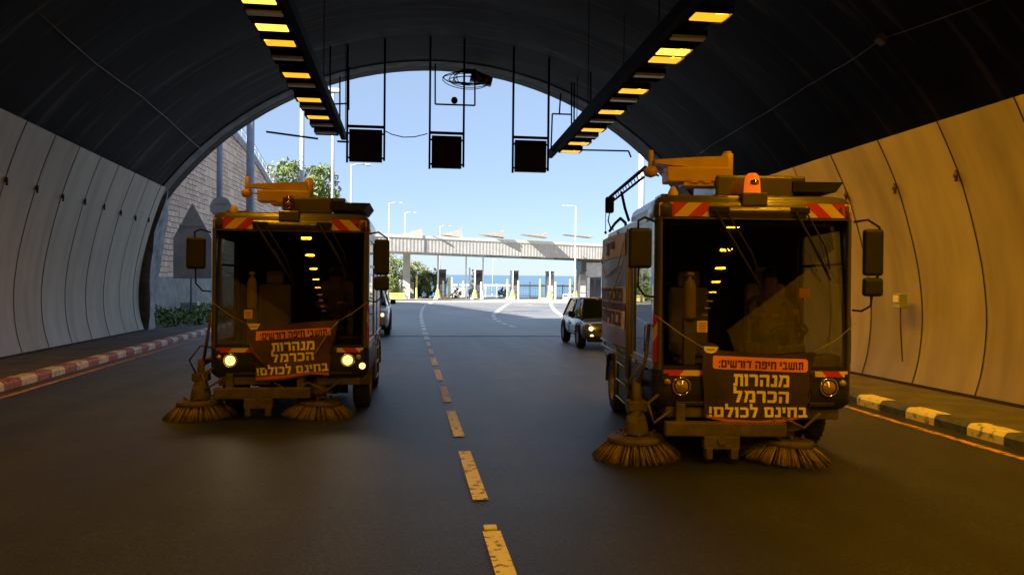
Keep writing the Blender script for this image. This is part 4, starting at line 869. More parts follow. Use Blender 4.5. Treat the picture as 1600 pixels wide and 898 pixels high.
# ------------------------------------------------------------------ sweeper trucks
def rounded_front(x, hw=1.075, r=.16):
    """front face depth at x: corners curve back"""
    e = abs(x) - (hw - r); return 0 if e <= 0 else r - math.sqrt(max(0, r * r - e * e))
def sweeper(loc, yaw, lb, lit, boom, plate_extra):
    T = empty('street_sweeper', loc, (-SL, 0, -yaw), label=lb, cat='street sweeper', group='street sweepers driving side by side')
    def add(g, name, m=None, p=T, **k): return g.build(name, m, p, **k)
    def outline(z, inset=0, hw=1.075, yb=1.55, r=.16, n=6):
        hw -= inset; pts = []
        for s_ in (-1, 1):
            arc = []
            for k in range(n + 1):
                t = math.pi / 2 * k / n; arc.append((s_ * (hw - r + r * math.sin(t)), inset + r - r * math.cos(t), z))
            pts += arc[::-1] if s_ < 0 else arc
        return [(-hw, yb, z)] + pts + [(hw, yb, z)]
    # roof cap
    g = MB(); rows = [outline(2.60, .012), outline(2.60, 0), outline(2.74, .0), outline(2.80, .02), outline(2.84, .06), outline(2.86, .13)]
    g.grid(rows, close=True); g.poly(outline(2.86, .13)); g.poly(outline(2.60, .012)); add(g, 'cab_roof', M['truck'])
    # brow: rolled sheet between the chevrons, and rain gutter
    g = MB(); g.grid([[(x, -.004 - .035 * math.sin(math.pi * k / 8), 2.615 + .125 * k / 8) for x in (-.50, .52)] for k in range(9)]); 
    g.box(-1.0, 1.0, -.02, .0, 2.588, 2.602); add(g, 'brow_panel', M['truck'])
    # pillars
    for s_ in (-1, 1):
        g = MB(); ring = []
        for z in (.97, 2.61):
            ring.append([(s_ * 1.005, -.002, z), (s_ * 1.04, .03, z), (s_ * 1.07, .10, z), (s_ * 1.075, .18, z), (s_ * 1.02, .18, z), (s_ * 1.0, .06, z)])
        g.grid(ring, close=True); add(g, 'front_pillar', M['truck'])
        g = MB(); g.box(s_ * 1.075 - (.06 if s_ > 0 else 0), s_ * 1.075 + (0 if s_ > 0 else .06), 1.42, 1.55, .95, 2.61); add(g, 'rear_pillar', M['trucks'])
    # lower front body: upper lip, headlamp band, lower skirt
    g = MB(); rows = [outline(.97, .03), outline(.985, 0), outline(.955, -.005), outline(.76, -.005), outline(.62, .0), outline(.56, .05)]
    g.grid(rows, close=False); g.poly(outline(.56, .05)); g.poly(outline(.97, .03)); add(g, 'front_panel', M['black'])
    g = MB(); g.box(-1.0, -.44, -.012, .02, .865, .945, .006) ; g.box(.60, 1.0, -.012, .02, .865, .945, .006); g.box(-.85, .85, -.02, .02, .60, .64, .006); add(g, 'front_trim', M['black'])
    # windscreen, barrel curved, leaning back at the top
    def wpt(x, z): return (x, -.006 + (z - 1.0) * .040 + .038 * (z - 1.0) ** 2 + .045 * x * x, z)
    g = MB(); g.grid([[wpt(-1.005 + 2.01 * i / 16, 1.0 + 1.595 * k / 10) for i in range(17)] for k in range(11)]); add(g, 'windscreen', M['wind'])
    g = MB(); fr = .035
    for z0, z1 in ((.985, 1.02), (2.565, 2.60)):
        g.grid([[(wpt(-1.01 + 2.02 * i / 10, z)[0], wpt(-1.01 + 2.02 * i / 10, z)[1] - .008, z) for i in range(11)] for z in (z0, z1)])
    for s_ in (-1, 1): g.grid([[(s_ * (1.01 - q), wpt(1.0, 1.0 + 1.595 * k / 6)[1] - .008, 1.0 + 1.595 * k / 6) for k in range(7)] for q in (0, fr)])
    add(g, 'windscreen_seal', M['blackm'])
    # chevrons
    def chev(x0, x1, z0, z1, lean, first, n, name='chevron_strip', y=-.006, side=None):
        g = MB(); w = (x1 - x0) / (n - .5); h = z1 - z0; sl_ = lean * h * 1.15; k = 0
        def P(x, z): x = min(max(x, x0), x1); return (x, y + rounded_front(x), z)
        xs = x0 - abs(sl_); i = 0
        while xs < x1 + abs(sl_):
            a, b = xs, xs + w; q = []
            for (xx, zz) in ((a, z0), (b, z0), (b + sl_, z1), (a + sl_, z1)): q.append((xx, zz))
            # clip polygon to the strip
            def clip(poly, f, val, keep):
                out = []
                for m_ in range(len(poly)):
                    p, r_ = poly[m_], poly[(m_ + 1) % len(poly)]; ip = keep(p[0]); ir = keep(r_[0])
                    if ip: out.append(p)
                    if ip != ir: t = (val - p[0]) / (r_[0] - p[0]); out.append((val, p[1] + (r_[1] - p[1]) * t))
                return out
            q = clip(q, 0, x0, lambda v: v >= x0 - 1e-9); q = clip(q, 0, x1, lambda v: v <= x1 + 1e-9) if len(q) > 2 else q
            if len(q) > 2:
                g.use(M['red'] if (i + first) % 2 == 0 else M['ryel']); g.poly([P(*v) for v in q], (0, .004, 0))
            xs += w; i += 1
        return add(g, name)
    chev(-1.035, -.51, 2.615, 2.765, .9, 1, 4); chev(.53, 1.055 - .02, 2.615, 2.765, -.9, 0, 4)
    chev(-.98, -.44, .915, .975, .8, 0, 3, y=-.022); chev(.64, 1.0, .915, .975, -.8, 1, 2.5, y=-.022)
    for s_ in (-1, 1):
        g = MB(); g.use(M['red']); g.poly([(s_ * 1.045, .028, 1.05), (s_ * 1.078, .11, 1.05), (s_ * 1.078, .11, 1.25), (s_ * 1.045, .028, 1.34)], (0, -.003, 0)); g.use(M['ryel'])
        g.poly([(s_ * 1.045, .028, 1.345), (s_ * 1.078, .11, 1.255), (s_ * 1.078, .11, 1.40), (s_ * 1.045, .028, 1.49)], (0, -.003, 0)); g.use(M['red']); g.poly([(s_ * 1.045, .028, 1.495), (s_ * 1.078, .11, 1.405), (s_ * 1.078, .11, 1.56), (s_ * 1.045, .028, 1.56)], (0, -.003, 0)); add(g, 'corner_reflector')
    # headlights
    for s_ in (-1, 1):
        hx_ = s_ * .79
        g = MB(); g.lathe((hx_, -.01, .805), [(.095, .02), (.105, -.012), (.088, -.03), (.082, -.01)], 24, 'Y'); h = add(g, 'headlight', M['chrome'])
        g = MB(); g.lathe((hx_, -.01, .805), [(.070, -.016), (.05, -.032), (.0, -.040)], 24, 'Y'); g.build('lens', M['lens_on'] if lit else M['lens'], h)
        g = MB(); g.lathe((s_ * .94, -.006, .85), [(.034, .0), (.034, -.02), (0, -.028)], 14, 'Y'); add(g, 'turn_signal', M['lens'] if s_ < 0 else M['sign'])
    if lit:
        g = MB(); g.lathe((.99, .02, .72), [(.045, 0), (.045, -.03), (0, -.04)], 14, 'Y'); add(g, 'fog_lamp', M['lens_on'])
        for s_ in (-1, 1):
            l = bpy.data.lights.new('beam', 'SPOT'); l.energy = 3; l.spot_size = R(70); l.spot_blend = .8; l.color = (1, .78, .5); l.shadow_soft_size = .06
            lo = bpy.data.objects.new('beam', l); COL.objects.link(lo); lo.parent = T; lo.location = (s_ * .79, -.08, .80); lo.rotation_euler = (R(78), 0, R(180) * 0)
            lo.rotation_euler = Vector((0, 1, .12)).to_track_quat('Z', 'Y').to_euler()
    # wipers
    for x0, x1, z1 in ((-.46, .02, 1.90), (.40, .76, 2.02)):
        w = add(MB().tube([(x0, -.045, 2.68), (x0 + (x1 - x0) * .55, -.05, 2.68 + (z1 - 2.68) * .55), (x1, -.03, z1)], .014, 6), 'wiper_arm', M['blackm'])
        MB().tube([(x0 + .11, -.04, 2.69), (x0 + .11 + (x1 - x0) * .6, -.05, 2.68 + (z1 - 2.68) * .58), (x1 + .02, -.03, z1 + .05)], .009, 6).build('wiper_link', M['blackm'], w)
        g = MB(); d = Vector((x1 - x0, 0, z1 - 2.68)).normalized(); c = Vector((x1, -.012, z1)); a_ = c - d * .52; b_ = c + d * .08
        g.tube([a_ + Vector((.02, .012, 0)), c, b_ + Vector((0, .006, 0))], .012, 6); g.build('wiper_blade', M['blackm'], w)
        g = MB(); g.box(x0 - .05, x0 + .16, -.05, .0, 2.655, 2.72, .012); g.build('wiper_pivot', M['blackm'], w)
    # mirrors
    def mirror(s_, z, w, h, name='side_mirror'):
        x = s_ * 1.25; g = MB(); g.box(x - w / 2, x + w / 2, -.06, .03, z - h / 2, z + h / 2, .035, 3); m_ = add(g, name, M['black'])
        g = MB(); g.box(x - w / 2 + .02, x + w / 2 - .02, .028, .036, z - h / 2 + .03, z + h / 2 - .03, .01); g.build('mirror_glass', M['chrome'], m_)
    mirror(-1, 2.27, .25, .43); mirror(1, 2.25, .21, .50); mirror(1, 1.88, .21, .20)
    g = MB(); g.tube([(-1.07, .05, 2.56), (-1.20, 0, 2.60), (-1.27, -.02, 2.56), (-1.27, -.01, 2.48)], .014, 6); add(g, 'mirror_bracket', M['blackm']); g = MB(); g.tube([(-1.26, 0, 2.06), (-1.26, .02, 1.86), (-1.18, .04, 1.76), (-1.07, .06, 1.75)], .013, 6); add(g, 'mirror_bracket', M['blackm'])
    g = MB(); g.tube([(1.07, .05, 2.58), (1.20, 0, 2.60), (1.32, -.01, 2.52), (1.34, -.01, 2.2), (1.30, 0, 1.95)], .014, 6); add(g, 'mirror_bracket', M['blackm']); g = MB(); g.tube([(1.25, 0, 1.78), (1.25, .02, 1.68), (1.16, .04, 1.62), (1.07, .06, 1.63)], .013, 6)
    add(g, 'mirror_bracket', M['blackm'])
    # doors both sides
    for s_ in (-1, 1):
        X = s_ * 1.072
        g = MB(); th_ = .03; x0, x1 = sorted((X, X - s_ * th_))
        g.box(x0, x1, .19, 1.41, 2.50, 2.60); g.box(x0, x1, .19, .24, 1.06, 2.50); g.box(x0, x1, 1.34, 1.41, 1.06, 2.50); g.box(x0, x1, .19, 1.41, .62, 1.06, .01); g.box(x0, x1, .24, 1.34, 2.12, 2.15)
        d = add(g, 'door', M['trucks'])
        g = MB(); g.poly([(X - s_ * .012, .24, 1.06), (X - s_ * .012, 1.34, 1.06), (X - s_ * .012, 1.34, 2.12), (X - s_ * .012, .24, 2.12)]); g.poly([(X - s_ * .012, .24, 2.15), (X - s_ * .012, 1.34, 2.15), (X - s_ * .012, 1.34, 2.5), (X - s_ * .012, .24, 2.5)]); g.build('window', M['sideg'], d)
        g = MB(); g.tube([(X + s_ * .0, .34, 1.12), (X + s_ * .05, .34, 1.14), (X + s_ * .05, .34, 1.42), (X, .34, 1.44)], .012, 6); g.box(min(X, X + s_ * .03), max(X, X + s_ * .03), 1.1, 1.26, .93, .98, .008); g.build('handle', M['steel'], d)
        g = MB(); g.box(min(X, X + s_ * .012), max(X, X + s_ * .012), .10, 1.5, .985, 1.01); g.build('trim_rail', M['steel'], d)
    # cab interior
    g = MB(); g.box(-1.04, 1.04, 1.45, 1.5, .6, 1.55); g.box(-1.04, 1.04, 1.45, 1.5, 2.35, 2.6); g.box(-1.04, -.6, 1.45, 1.5, 1.5, 2.4); g.box(.6, 1.04, 1.45, 1.5, 1.5, 2.4); g.box(-.6, .6, 1.46, 1.48, 1.5, 2.4); g.box(-1.04, 1.04, .12, 1.45, .60, .66); g.box(-1.03, 1.03, .2, 1.5, 2.57, 2.59); add(g, 'cab_interior', M['blackm'])
    g = MB(); g.box(.15, .98, .10, .38, .98, 1.14, .04); g.box(-.35, .15, .12, .30, .66, 1.02, .03); g.box(.42, .66, .25, .37, 1.12, 1.24, .03); add(g, 'dashboard', M['black'])
    g = MB()
    for k in range(24):
        t0 = 2 * math.pi * k / 24; t1 = 2 * math.pi * (k + 1) / 24; rt = Matrix.Rotation(R(-35), 3, 'X'); c = Vector((.52, .42, 1.36))
        g.cyl(c + rt @ Vector((.2 * math.cos(t0), .2 * math.sin(t0), 0)), c + rt @ Vector((.2 * math.cos(t1), .2 * math.sin(t1), 0)), .014, n=6)
    g.cyl((.52, .42, 1.36), (.52, .28, 1.1), .02); g.cyl((.34, .36, 1.38), (.70, .36, 1.38), .012, n=6); add(g, 'steering_wheel', M['black'])
    for x, zt in ((.52, 1.92), (-.42, 1.86)):
        g = MB(); g.box(x - .25, x + .25, .72, 1.2, 1.05, 1.2, .05); g.box(x - .24, x + .24, 1.12, 1.27, 1.15, zt, .05); g.box(x - .13, x + .13, 1.13, 1.25, zt, zt + .2, .04); g.box(x - .2, x + .2, .8, 1.15, .66, 1.05); add(g, 'seat', M['seat'])
    g = MB(); g.lathe((-.60, .42, 0), [(0, 1.50), (.065, 1.50), (.07, 1.53), (.07, 1.86), (.05, 1.93), (.02, 1.96), (.02, 2.0), (0, 2.0)], 16); g.box(-.64, -.56, .38, .46, 1.99, 2.03, .01); add(g, 'fire_extinguisher', M['ext'])
    g = MB(); g.box(-.67, -.53, .40, .50, .98, 1.52, .02); add(g, 'extinguisher_stand', M['seat'])
    g = MB(); g.box(-.62, -.51, wpt(-.56, 1.4)[1] - .010, wpt(-.56, 1.4)[1] - .006, 1.38, 1.50); lab = add(g, 'windscreen_label', M['label'])
    g = MB()
    for k in range(4): g.box(-.605, -.525, wpt(-.56, 1.4)[1] - .014, wpt(-.56, 1.4)[1] - .0105, 1.395 + k * .025, 1.402 + k * .025)
    g.build('label_print', M['inkd'], lab)
    # chassis, bumper beam, tow bracket
    g = MB(); g.box(-.55, .55, .2, 4.4, .42, .60, .02); g.box(-.95, .95, .4, 1.5, .50, .62, .02); g.box(-.98, .98, 1.55, 4.4, .62, .78, .02); add(g, 'chassis', M['blackm'])
    g = MB(); g.box(-.98, .30, -.14, -.02, .29, .44, .015); g.box(-.85, -.75, -.04, .3, .40, .62, .01); g.box(.1, .2, -.04, .3, .40, .62, .01); add(g, 'bumper_beam', M['olive'])
    g = MB(); g.box(-.58, -.20, -.16, -.04, .16, .30, .012); g.box(-.56, -.49, -.17, -.05, .06, .18, .01); g.box(-.30, -.22, -.17, -.05, .06, .18, .01); g.cyl((-.39, -.18, .26), (-.39, -.05, .26), .05, n=12); add(g, 'tow_bracket', M['olive'])
    g = MB(); g.box(-.95, -.25, .02, .4, .46, .58, .02); g.tube([(-.2, -.03, .5), (.05, -.1, .36), (.25, -.05, .5), (.5, -.08, .38), (.7, 0, .52)], .018, 6); g.tube([(-.9, -.03, .55), (-1.1, -.1, .42), (-1.15, -.02, .62), (-1.02, .05, .70)], .02, 6); g.box(.35, .95, .08, .4, .44, .58, .02); add(g, 'hydraulic_unit', M['olive'])
    # wheels
    for x in (-.93, .93):
        for yw in (1.0, 3.25):
            g = MB(); g.lathe((x, yw, .39), [(.22, -.12), (.35, -.125), (.38, -.10), (.39, -.03), (.39, .03), (.38, .10), (.35, .125), (.22, .12)], 28, 'X')
            for k in range(28): t = 2 * math.pi * k / 28; g.box(x - .11, x + .11, yw + math.cos(t) * .385 - .012, yw + math.cos(t) * .385 + .012, .39 + math.sin(t) * .385 - .008, .39 + math.sin(t) * .385 + .008)
            w_ = add(g, 'wheel', M['rubber']); s_ = 1 if x > 0 else -1
            g = MB(); g.lathe((x, yw, .39), [(.225, s_ * .12), (.20, s_ * .06), (.12, s_ * .05), (.09, s_ * .10), (0, s_ * .11)], 20, 'X'); g.build('rim', M['rim'], w_)
    # side mud guards and step frames
    for s_ in (-1, 1):
        g = MB(); g.lathe((s_ * .93, 1.0, .39), [(.47, -.15), (.47, .15), (.45, .15), (.45, -.15)], 16, 'X', R(0), R(180)); add(g, 'mudguard', M['olive']); g = MB(); g.lathe((s_ * .93, 3.25, .39), [(.47, -.15), (.47, .15), (.45, .15), (.45, -.15)], 16, 'X', R(0), R(180)); add(g, 'mudguard', M['olive'])
        X = s_ * 1.06; x0, x1 = sorted((X, X - s_ * .10)); g = MB()
        g.box(x0, x1, 1.70, 2.60, .30, 1.05, .02); fr_ = add(g, 'side_locker', M['black'])
        g = MB(); 
        for z in (.32, .56, .80, 1.02): g.cyl((X + s_ * .02, 1.68, z), (X + s_ * .02, 2.62, z), .013, n=6)
        for yy in (1.68, 2.62): g.cyl((X + s_ * .02, yy, .30), (X + s_ * .02, yy, 1.04), .013, n=6)
        g.build('rung_frame', M['steel'], fr_)
    # hopper body
    g = MB(); prof = [(1.62, .78), (1.62, 2.60), (1.70, 2.70), (3.9, 2.70), (4.45, 2.35), (4.5, .95), (4.2, .78)]
    for s_ in (-1,): g.poly([(-1.03, y, z) for y, z in prof], (2.06, 0, 0))
    g.box(-1.05, 1.05, 1.60, 4.3, 1.0, 1.04, .01); g.box(-1.045, 1.045, 1.60, 1.66, .8, 2.6); g.box(-1.045, 1.045, 2.9, 2.95, .8, 2.66); g.box(-1.045, 1.045, 4.15, 4.2, .85, 2.4)
    add(g, 'hopper', M['trucks'])
    g = MB(); g.tube([(-1.09, 1.66, 1.02), (-1.09, 4.2, 1.02)], .014, 6); g.tube([(-1.09, 1.66, .93), (-1.09, 4.2, .93)], .010, 6); g.cyl((-1.10, 1.58, .7), (-1.10, 1.58, 2.6), .028, n=8); add(g, 'side_rail', M['steel'])
    g = MB(); g.cyl((-1.08, 1.60, .9), (-1.08, 1.60, 2.2), .045, n=10); add(g, 'yellow_upright', M['ryel'])
    # brushes
    def brush(bx, by, tilt, zt=.30, rr=.48, seed=1):
        rnd = random.Random(seed); B = empty('side_brush', (bx, by, 0)); B.parent = T; B.rotation_euler = (0, tilt, 0)
        g = MB(); g.lathe((0, 0, 0), [(0, zt + .05), (.30, zt + .035), (.305, zt + .03), (.31, zt - .01), (.30, zt - .02), (0, zt - .02)], 32); g.lathe((0, 0, 0), [(0, zt + .25), (.09, zt + .25), (.10, zt + .07)], 16)
        for k in range(8): t = k * math.pi / 4; g.cyl((.2 * math.cos(t), .2 * math.sin(t), zt + .06), (.2 * math.cos(t), .2 * math.sin(t), zt + .09), .018, n=6)
        g.build('brush_disc', M['olive'], B)
        g = MB(); sm = [M['bristle'], M['bristle_b'], M['bristle_c']]
        for k in range(900):
            g.use(sm[rnd.randrange(3)])
            t = rnd.uniform(0, 6.283); lay = rnd.choice((0, 0, 1, 2)); r0 = .29 - lay * .04; r1 = rr - lay * .05 + rnd.uniform(-.03, .012); dt = rnd.gauss(0, .02)
            a = Vector((r0 * math.cos(t), r0 * math.sin(t), zt - .01)); b = Vector((r1 * math.cos(t + dt), r1 * math.sin(t + dt), rnd.uniform(.005, .03)))
            m_ = a.lerp(b, .5) + Vector((math.cos(t), math.sin(t), 0)) * .004; g.tube([a, m_, b], [.0026, .0030, .0020], 3)
        g.build('bristles', None, B)
        g = MB(); g.lathe((0, 0, 0), [(.24, zt - .02), (rr - .18, .06)], 24); g.build('inner_bristles', M['olive'], B)
        return B
    brush(-1.23, .18, R(-2), .20, .48, 3); brush(.37, .16, R(4), .19, .50, 4)
    g = MB(); g.lathe((-1.23, .20, .0), [(.14, .26), (.125, .36), (.075, .52), (.05, .60), (.045, .80), (0, .81)], 16); g.tube([(-1.23, .22, .74), (-1.18, .5, .78), (-1.0, .9, .72)], .045, 8); g.tube([(-1.2, .2, .78), (-1.14, .16, 1.1), (-1.1, .2, 1.45)], .022, 6)
    g.tube([(-1.28, .15, .6), (-1.36, .1, .8), (-1.22, .12, 1.0), (-1.1, .3, .95)], .014, 6); g.box(-1.34, -1.12, .12, .30, .50, .62, .02); add(g, 'brush_arm', M['olive'])
    g = MB(); g.lathe((.37, .2, 0), [(.20, .33), (.16, .38), (.08, .52), (0, .53)], 16); g.tube([(.37, .22, .45), (.5, .5, .5), (.6, .9, .55)], .045, 8); add(g, 'brush_arm', M['olive'])
    g = MB(); g.box(-.62, .5, 1.6, 2.1, .1, .42, .03); g.box(-.7, .6, 2.2, 2.24, .03, .4); add(g, 'suction_mouth', M['blackm'])
    # beacon
    g = MB(); g.box(-.16, .11, -.03, .16, 2.735, 2.875, .012); p_ = add(g, 'beacon_plinth', M['truck'])
    g = MB(); g.lathe((-.03, .06, 0), [(.088, 2.875), (.088, 2.89), (.082, 3.0), (.072, 3.06), (.045, 3.09), (0, 3.095)], 20); bc = add(g, 'beacon', M['amber'] if not lit else M['amberc'], label='orange dome' if not lit else 'clear amber dome')
    g = MB(); g.cyl((-.03, .02, 2.88), (-.03, .02, 2.95), .03); g.lathe((-.03, -.005, 2.985), [(0, .04), (.045, .02), (.05, -.02), (0, -.04)], 12); g.build('reflector_drum', M['chrome'], bc)
    # boom / wander hose
    bx = boom
    g = MB(); g.box(-.35 + bx * .5, .52, .30, 1.3, 2.87, 3.11, .03); g.box(-.2, .7, .42, 1.2, 3.05, 3.12, .02); add(g, 'boom_base', M['truck'])
    g = MB(); g.poly([(.5, .28, 2.93), (.98, .28, 2.93), (1.06, .28, 3.04), (.5, .28, 3.04)], (0, 1.1, 0)); add(g, 'roof_tray', M['blackm'])
    g = MB(); g.box(-.89 + bx, -.15 + bx, .34, .62, 3.035, 3.205, .02); g.box(-.70 + bx, -.22 + bx, .36, .60, 2.99, 3.04, .01)
    for k in range(3): g.box(-.62 + bx + k * .14, -.54 + bx + k * .14, .335, .345, 3.025, 3.045)
    add(g, 'boom_block', M['yellow'])
    g = MB(); X0, X1 = -1.02 + bx, -.20 + bx; g.poly([(X0, .38, 3.245), (X0 + .5, .38, 3.20), (X1, .38, 3.20), (X1, .38, 3.335), (X0 + .5, .38, 3.32), (X0, .38, 3.285)], (0, .16, 0)); add(g, 'boom_arm', M['yellow'])
    g = MB(); g.cyl((X1 + .02, .46, 3.03), (X1 + .02, .46, 3.37), .062, n=18); g.cyl((X1 + .02, .46, 3.37), (X1 + .02, .46, 3.395), .045, n=18); add(g, 'boom_pivot', M['yellow']); g = MB(); g.cyl((X0 - .03, .46, 3.12), (X0 - .03, .46, 3.40), .03, n=12); g.lathe((X0 - .03, .46, 3.16), [(0, -.07), (.06, -.05), (.085, .0), (.06, .05), (0, .07)], 14)
    g.box(X0 - .10, X0 - .01, .40, .52, 3.14, 3.20, .01); g.tube([(X0 - .01, .46, 3.17), (X0 + .10, .5, 3.16), (X0 + .2, .5, 3.19)], .01, 6); add(g, 'boom_end', M['yellow'])
    if bx == 0:
        g = MB(); g.box(-1.12, -1.08, .5, 3.3, 3.20, 3.235, .01); g.box(-1.115, -1.085, .6, 3.2, 3.11, 3.13, .005)
        for k in range(12): yy = .7 + k * .21; g.cyl((-1.10, yy, 3.12), (-1.10, yy + .18, 3.22), .006, n=5); 
        for k in range(22): pass
        g.box(-1.16, -1.04, 3.25, 3.4, 2.98, 3.22, .02); g.tube([(-1.1, 3.3, 3.0), (-1.12, 3.32, 2.86), (-1.08, 3.3, 2.74), (-1.04, 3.28, 2.72)], .012, 6); g.cyl((-1.16, 3.3, 3.0), (-1.16, 3.3, 2.70), .006, n=5); g.lathe((-1.16, 3.3, 2.68), [(0, -.03), (.025, 0), (0, .03)], 8)
        g.tube([(-1.08, 1.7, 2.72), (-1.10, 1.9, 2.9), (-1.10, 2.2, 3.15)], .02, 6); add(g, 'hose_jib', M['dark'])
        g = MB(); g.tube([(-.95, .5, 3.12), (-1.06, .45, 3.16), (-1.1, .5, 3.22)], .012, 6); add(g, 'hose', M['blackm']); g = MB()
        g.tube([(-1.1, 3.3, 2.7), (-1.05, 3.1, 2.80), (-1.0, 2.9, 2.86), (-.95, 2.75, 2.78), (-.95, 2.7, 2.7)], .022, 6); add(g, 'hose', M['blackm'])
    # small roof items
    g = MB(); g.lathe((-.83, .3, 2.86), [(0, .12), (.03, .10), (.055, .05), (.06, 0)], 12); add(g, 'marker_light', M['yellow'])
    g = MB(); g.box(-.95, -.62, .35, .7, 2.855, 2.9, .01); g.box(.55, .75, .5, .9, 2.855, 2.89, .01); add(g, 'roof_hatch', M['truck'])
    return T

YR = R(6.7)
def P_at(px_, py_): p = gp(px_, py_); return (p.x, p.y, p.z)
right_tr = sweeper(P_at(1178, 721), YR, 'larger, nearer street sweeper on the right with unlit headlights and orange beacon', False, 0, None)
left_tr = sweeper(P_at(452, 653), 0.0, 'street sweeper on the left with bright headlights switched on', True, .36, None)
bpy.context.view_layer.update()

def banner(T, kind, lb):
    B = empty('protest_banner', T.location, T.rotation_euler, label=lb, cat='banner')
    if kind == 'R':
        cx, cz, s_ = 1178, 721, 149.0; U = lambda px_, py_: ((px_ - cx) / s_, (cz - py_) / s_)
        outline = [(1093, 541), (1150, 546), (1210, 549), (1272, 545), (1266, 575), (1262, 610), (1262, 648), (1230, 653), (1180, 657), (1130, 656), (1097, 650), (1095, 610), (1091, 575)]
        def Y(x, z): return -.055 - .022 * math.sin(x * 3.2 + 1.4) - .012 * math.sin(x * 8 + z * 6) - .02 * max(0, .62 - z)
        rot = R(-1.0)
        strip = [(1108, 553), (1111, 551.5), (1256, 556), (1260, 558.5), (1260, 574), (1257, 577), (1112, 572.5), (1108, 570)]
        lines = [('תושבי חיפה דורשים:', 1117, 1252, 559.5, 571.5, 'inkd', .012, R(-1.3)), ('מנהרות', 1140, 1228, 580.5, 599.5, 'inky', .035, R(-.8)), ('הכרמל', 1140, 1228, 606.5, 625, 'inky', .035, R(-.8)), ('בחינם לכולם!', 1103, 1258, 632, 648, 'inky', .035, R(.2))]
        foot = [(1099, 645), (1130, 651), (1180, 653.5), (1225, 650.5), (1257, 643), (1257, 646.5), (1225, 655), (1180, 657.5), (1130, 656), (1100, 650)]
        emb = [(1094, 537), (1117, 538), (1113, 546), (1106, 548.5), (1098, 547), (1094, 543)]; tl, tr_ = (1096, 541), (1270, 545); ends = [(1022, 492), (1338, 500)]
        cm = 'cloth'
    else:
        cx, cz, s_ = 452, 653, 115.0; U = lambda px_, py_: ((px_ - cx) / s_, (cz - py_) / s_)
        outline = [(386, 502.5), (420, 506), (470, 500), (529, 496), (524, 508), (516, 530), (516, 560), (514, 584), (487, 583), (450, 590), (400, 594), (402, 575), (397, 552), (389, 530)]
        def Y(x, z): return -.055 - .03 * math.sin(x * 4 + 1) - .02 * math.sin(x * 9 - z * 8) - .02 * max(0, .7 - z)
        strip = [(400, 514.5), (516, 508), (517, 519.5), (400, 529)]
        lines = [('תושבי חיפה דורשים:', 407, 511, 513.5, 524, 'inkd', .012, R(4.0)), ('מנהרות', 425, 492, 530.5, 544.5, 'inky', .035, R(3.2)), ('הכרמל', 425, 491, 548.5, 561.5, 'inky', .035, R(4.2)), ('בחינם לכולם!', 402, 513, 568.5, 580.5, 'inky', .035, R(4.0))]
        foot = [(400, 587), (440, 583.5), (485, 577.5), (514, 580), (514, 584), (485, 582), (440, 588), (400, 592)]
        emb = [(386, 502), (407, 502), (402, 511), (392, 512)]; tl, tr_ = (387, 503), (528, 497); ends = [(326, 464), (572, 468)]
        cm = 'clothb'
    def fn(off): return lambda x, z: (x, Y(x, z) - off, z)
    def fill(pts, off, name, m, par=B):
        g = MB(); poly = [U(*p) for p in pts]; g.poly([(x, 0, z) for x, z in poly]); bmesh.ops.triangulate(g.bm, faces=g.bm.faces[:])
        for _ in range(4):
            es = [e for e in g.bm.edges if e.calc_length() > .09]
            if not es: break
            bmesh.ops.subdivide_edges(g.bm, edges=es, cuts=1, use_grid_fill=False); bmesh.ops.triangulate(g.bm, faces=[f for f in g.bm.faces if len(f.verts) > 3])
        for v in g.bm.verts: v.co.y = Y(v.co.x, v.co.z) - off
        for f in g.bm.faces: f.smooth = True
        return g.build(name, m, par)
    fill(outline, 0, 'cloth', M[cm])
    if kind == 'L':
        fill([(430, 532), (400, 532), (392, 530), (398, 545), (410, 560), (422, 575), (430, 560)], .006, 'fold', M['clothb']) if 0 else None
        g = MB(); pts = [(528, 498), (516, 512), (504, 530), (495, 545), (490, 552)]; g.tube([(U(*p)[0], Y(*U(*p)) - .02, U(*p)[1]) for p in pts], .008, 6); g.build('loose_cord', M['cord'], B)
        g = MB(); pts = [(390, 532), (398, 548), (408, 560), (418, 574)]; q = [(U(*p)[0], Y(*U(*p)) - .012, U(*p)[1]) for p in pts]; g.tube(q, [.01, .03, .03, .01], 8); g.build('fold', M['clothb'], B)
    fill(strip, .005, 'orange_strip', M['orange'])
    fill(foot, .005, 'lower_stripe', M['orange2'])
    e = fill(emb, .006, 'emblem', M['inky'])
    ex0, ez0 = U(emb[0][0] + 4, emb[0][1] + 6); ex1, ez1 = U(emb[0][0] + 16, emb[0][1] + 3.2)
    g = MB()
    for k in range(5):
        xx = ex0 + (ex1 - ex0) * k / 5; g.tube([(xx, Y(xx, ez0) - .009, ez0 + .003 * (k % 2)), (xx + .012, Y(xx, ez0) - .009, ez1 - .004), (xx + .02, Y(xx, ez0) - .009, ez0)], .0025, 4)
    g.build('emblem_mark', M['inkd'], e)
    for t, x0, x1, y0, y1, m, bold, rot in lines:
        a, c = U(x0, y1); b, d = U(x1, y0); lettering('lettering', t, a, b, c, d, M[m], B, fn(.009), rot, bold)
    for cnr, en in ((tl, ends[0]), (tr_, ends[1])):
        a = U(*cnr); b = U(*en); g = MB(); mid = ((a[0] + b[0]) / 2, (a[1] + b[1]) / 2 - .02)
        g.tube([(a[0], Y(*a), a[1]), (mid[0], -.05, mid[1]), (b[0], .0, b[1]), (b[0] * 1.0 + (.03 if b[0] > 0 else -.03), .06, b[1] + .01)], .0045, 5); g.build('cord', M['cord'], B)
    return B
banner(right_tr, 'R', 'dark cloth banner with yellow Hebrew lettering tied across the right sweeper')
banner(left_tr, 'L', 'rumpled brown banner with yellow Hebrew lettering tied across the left sweeper')
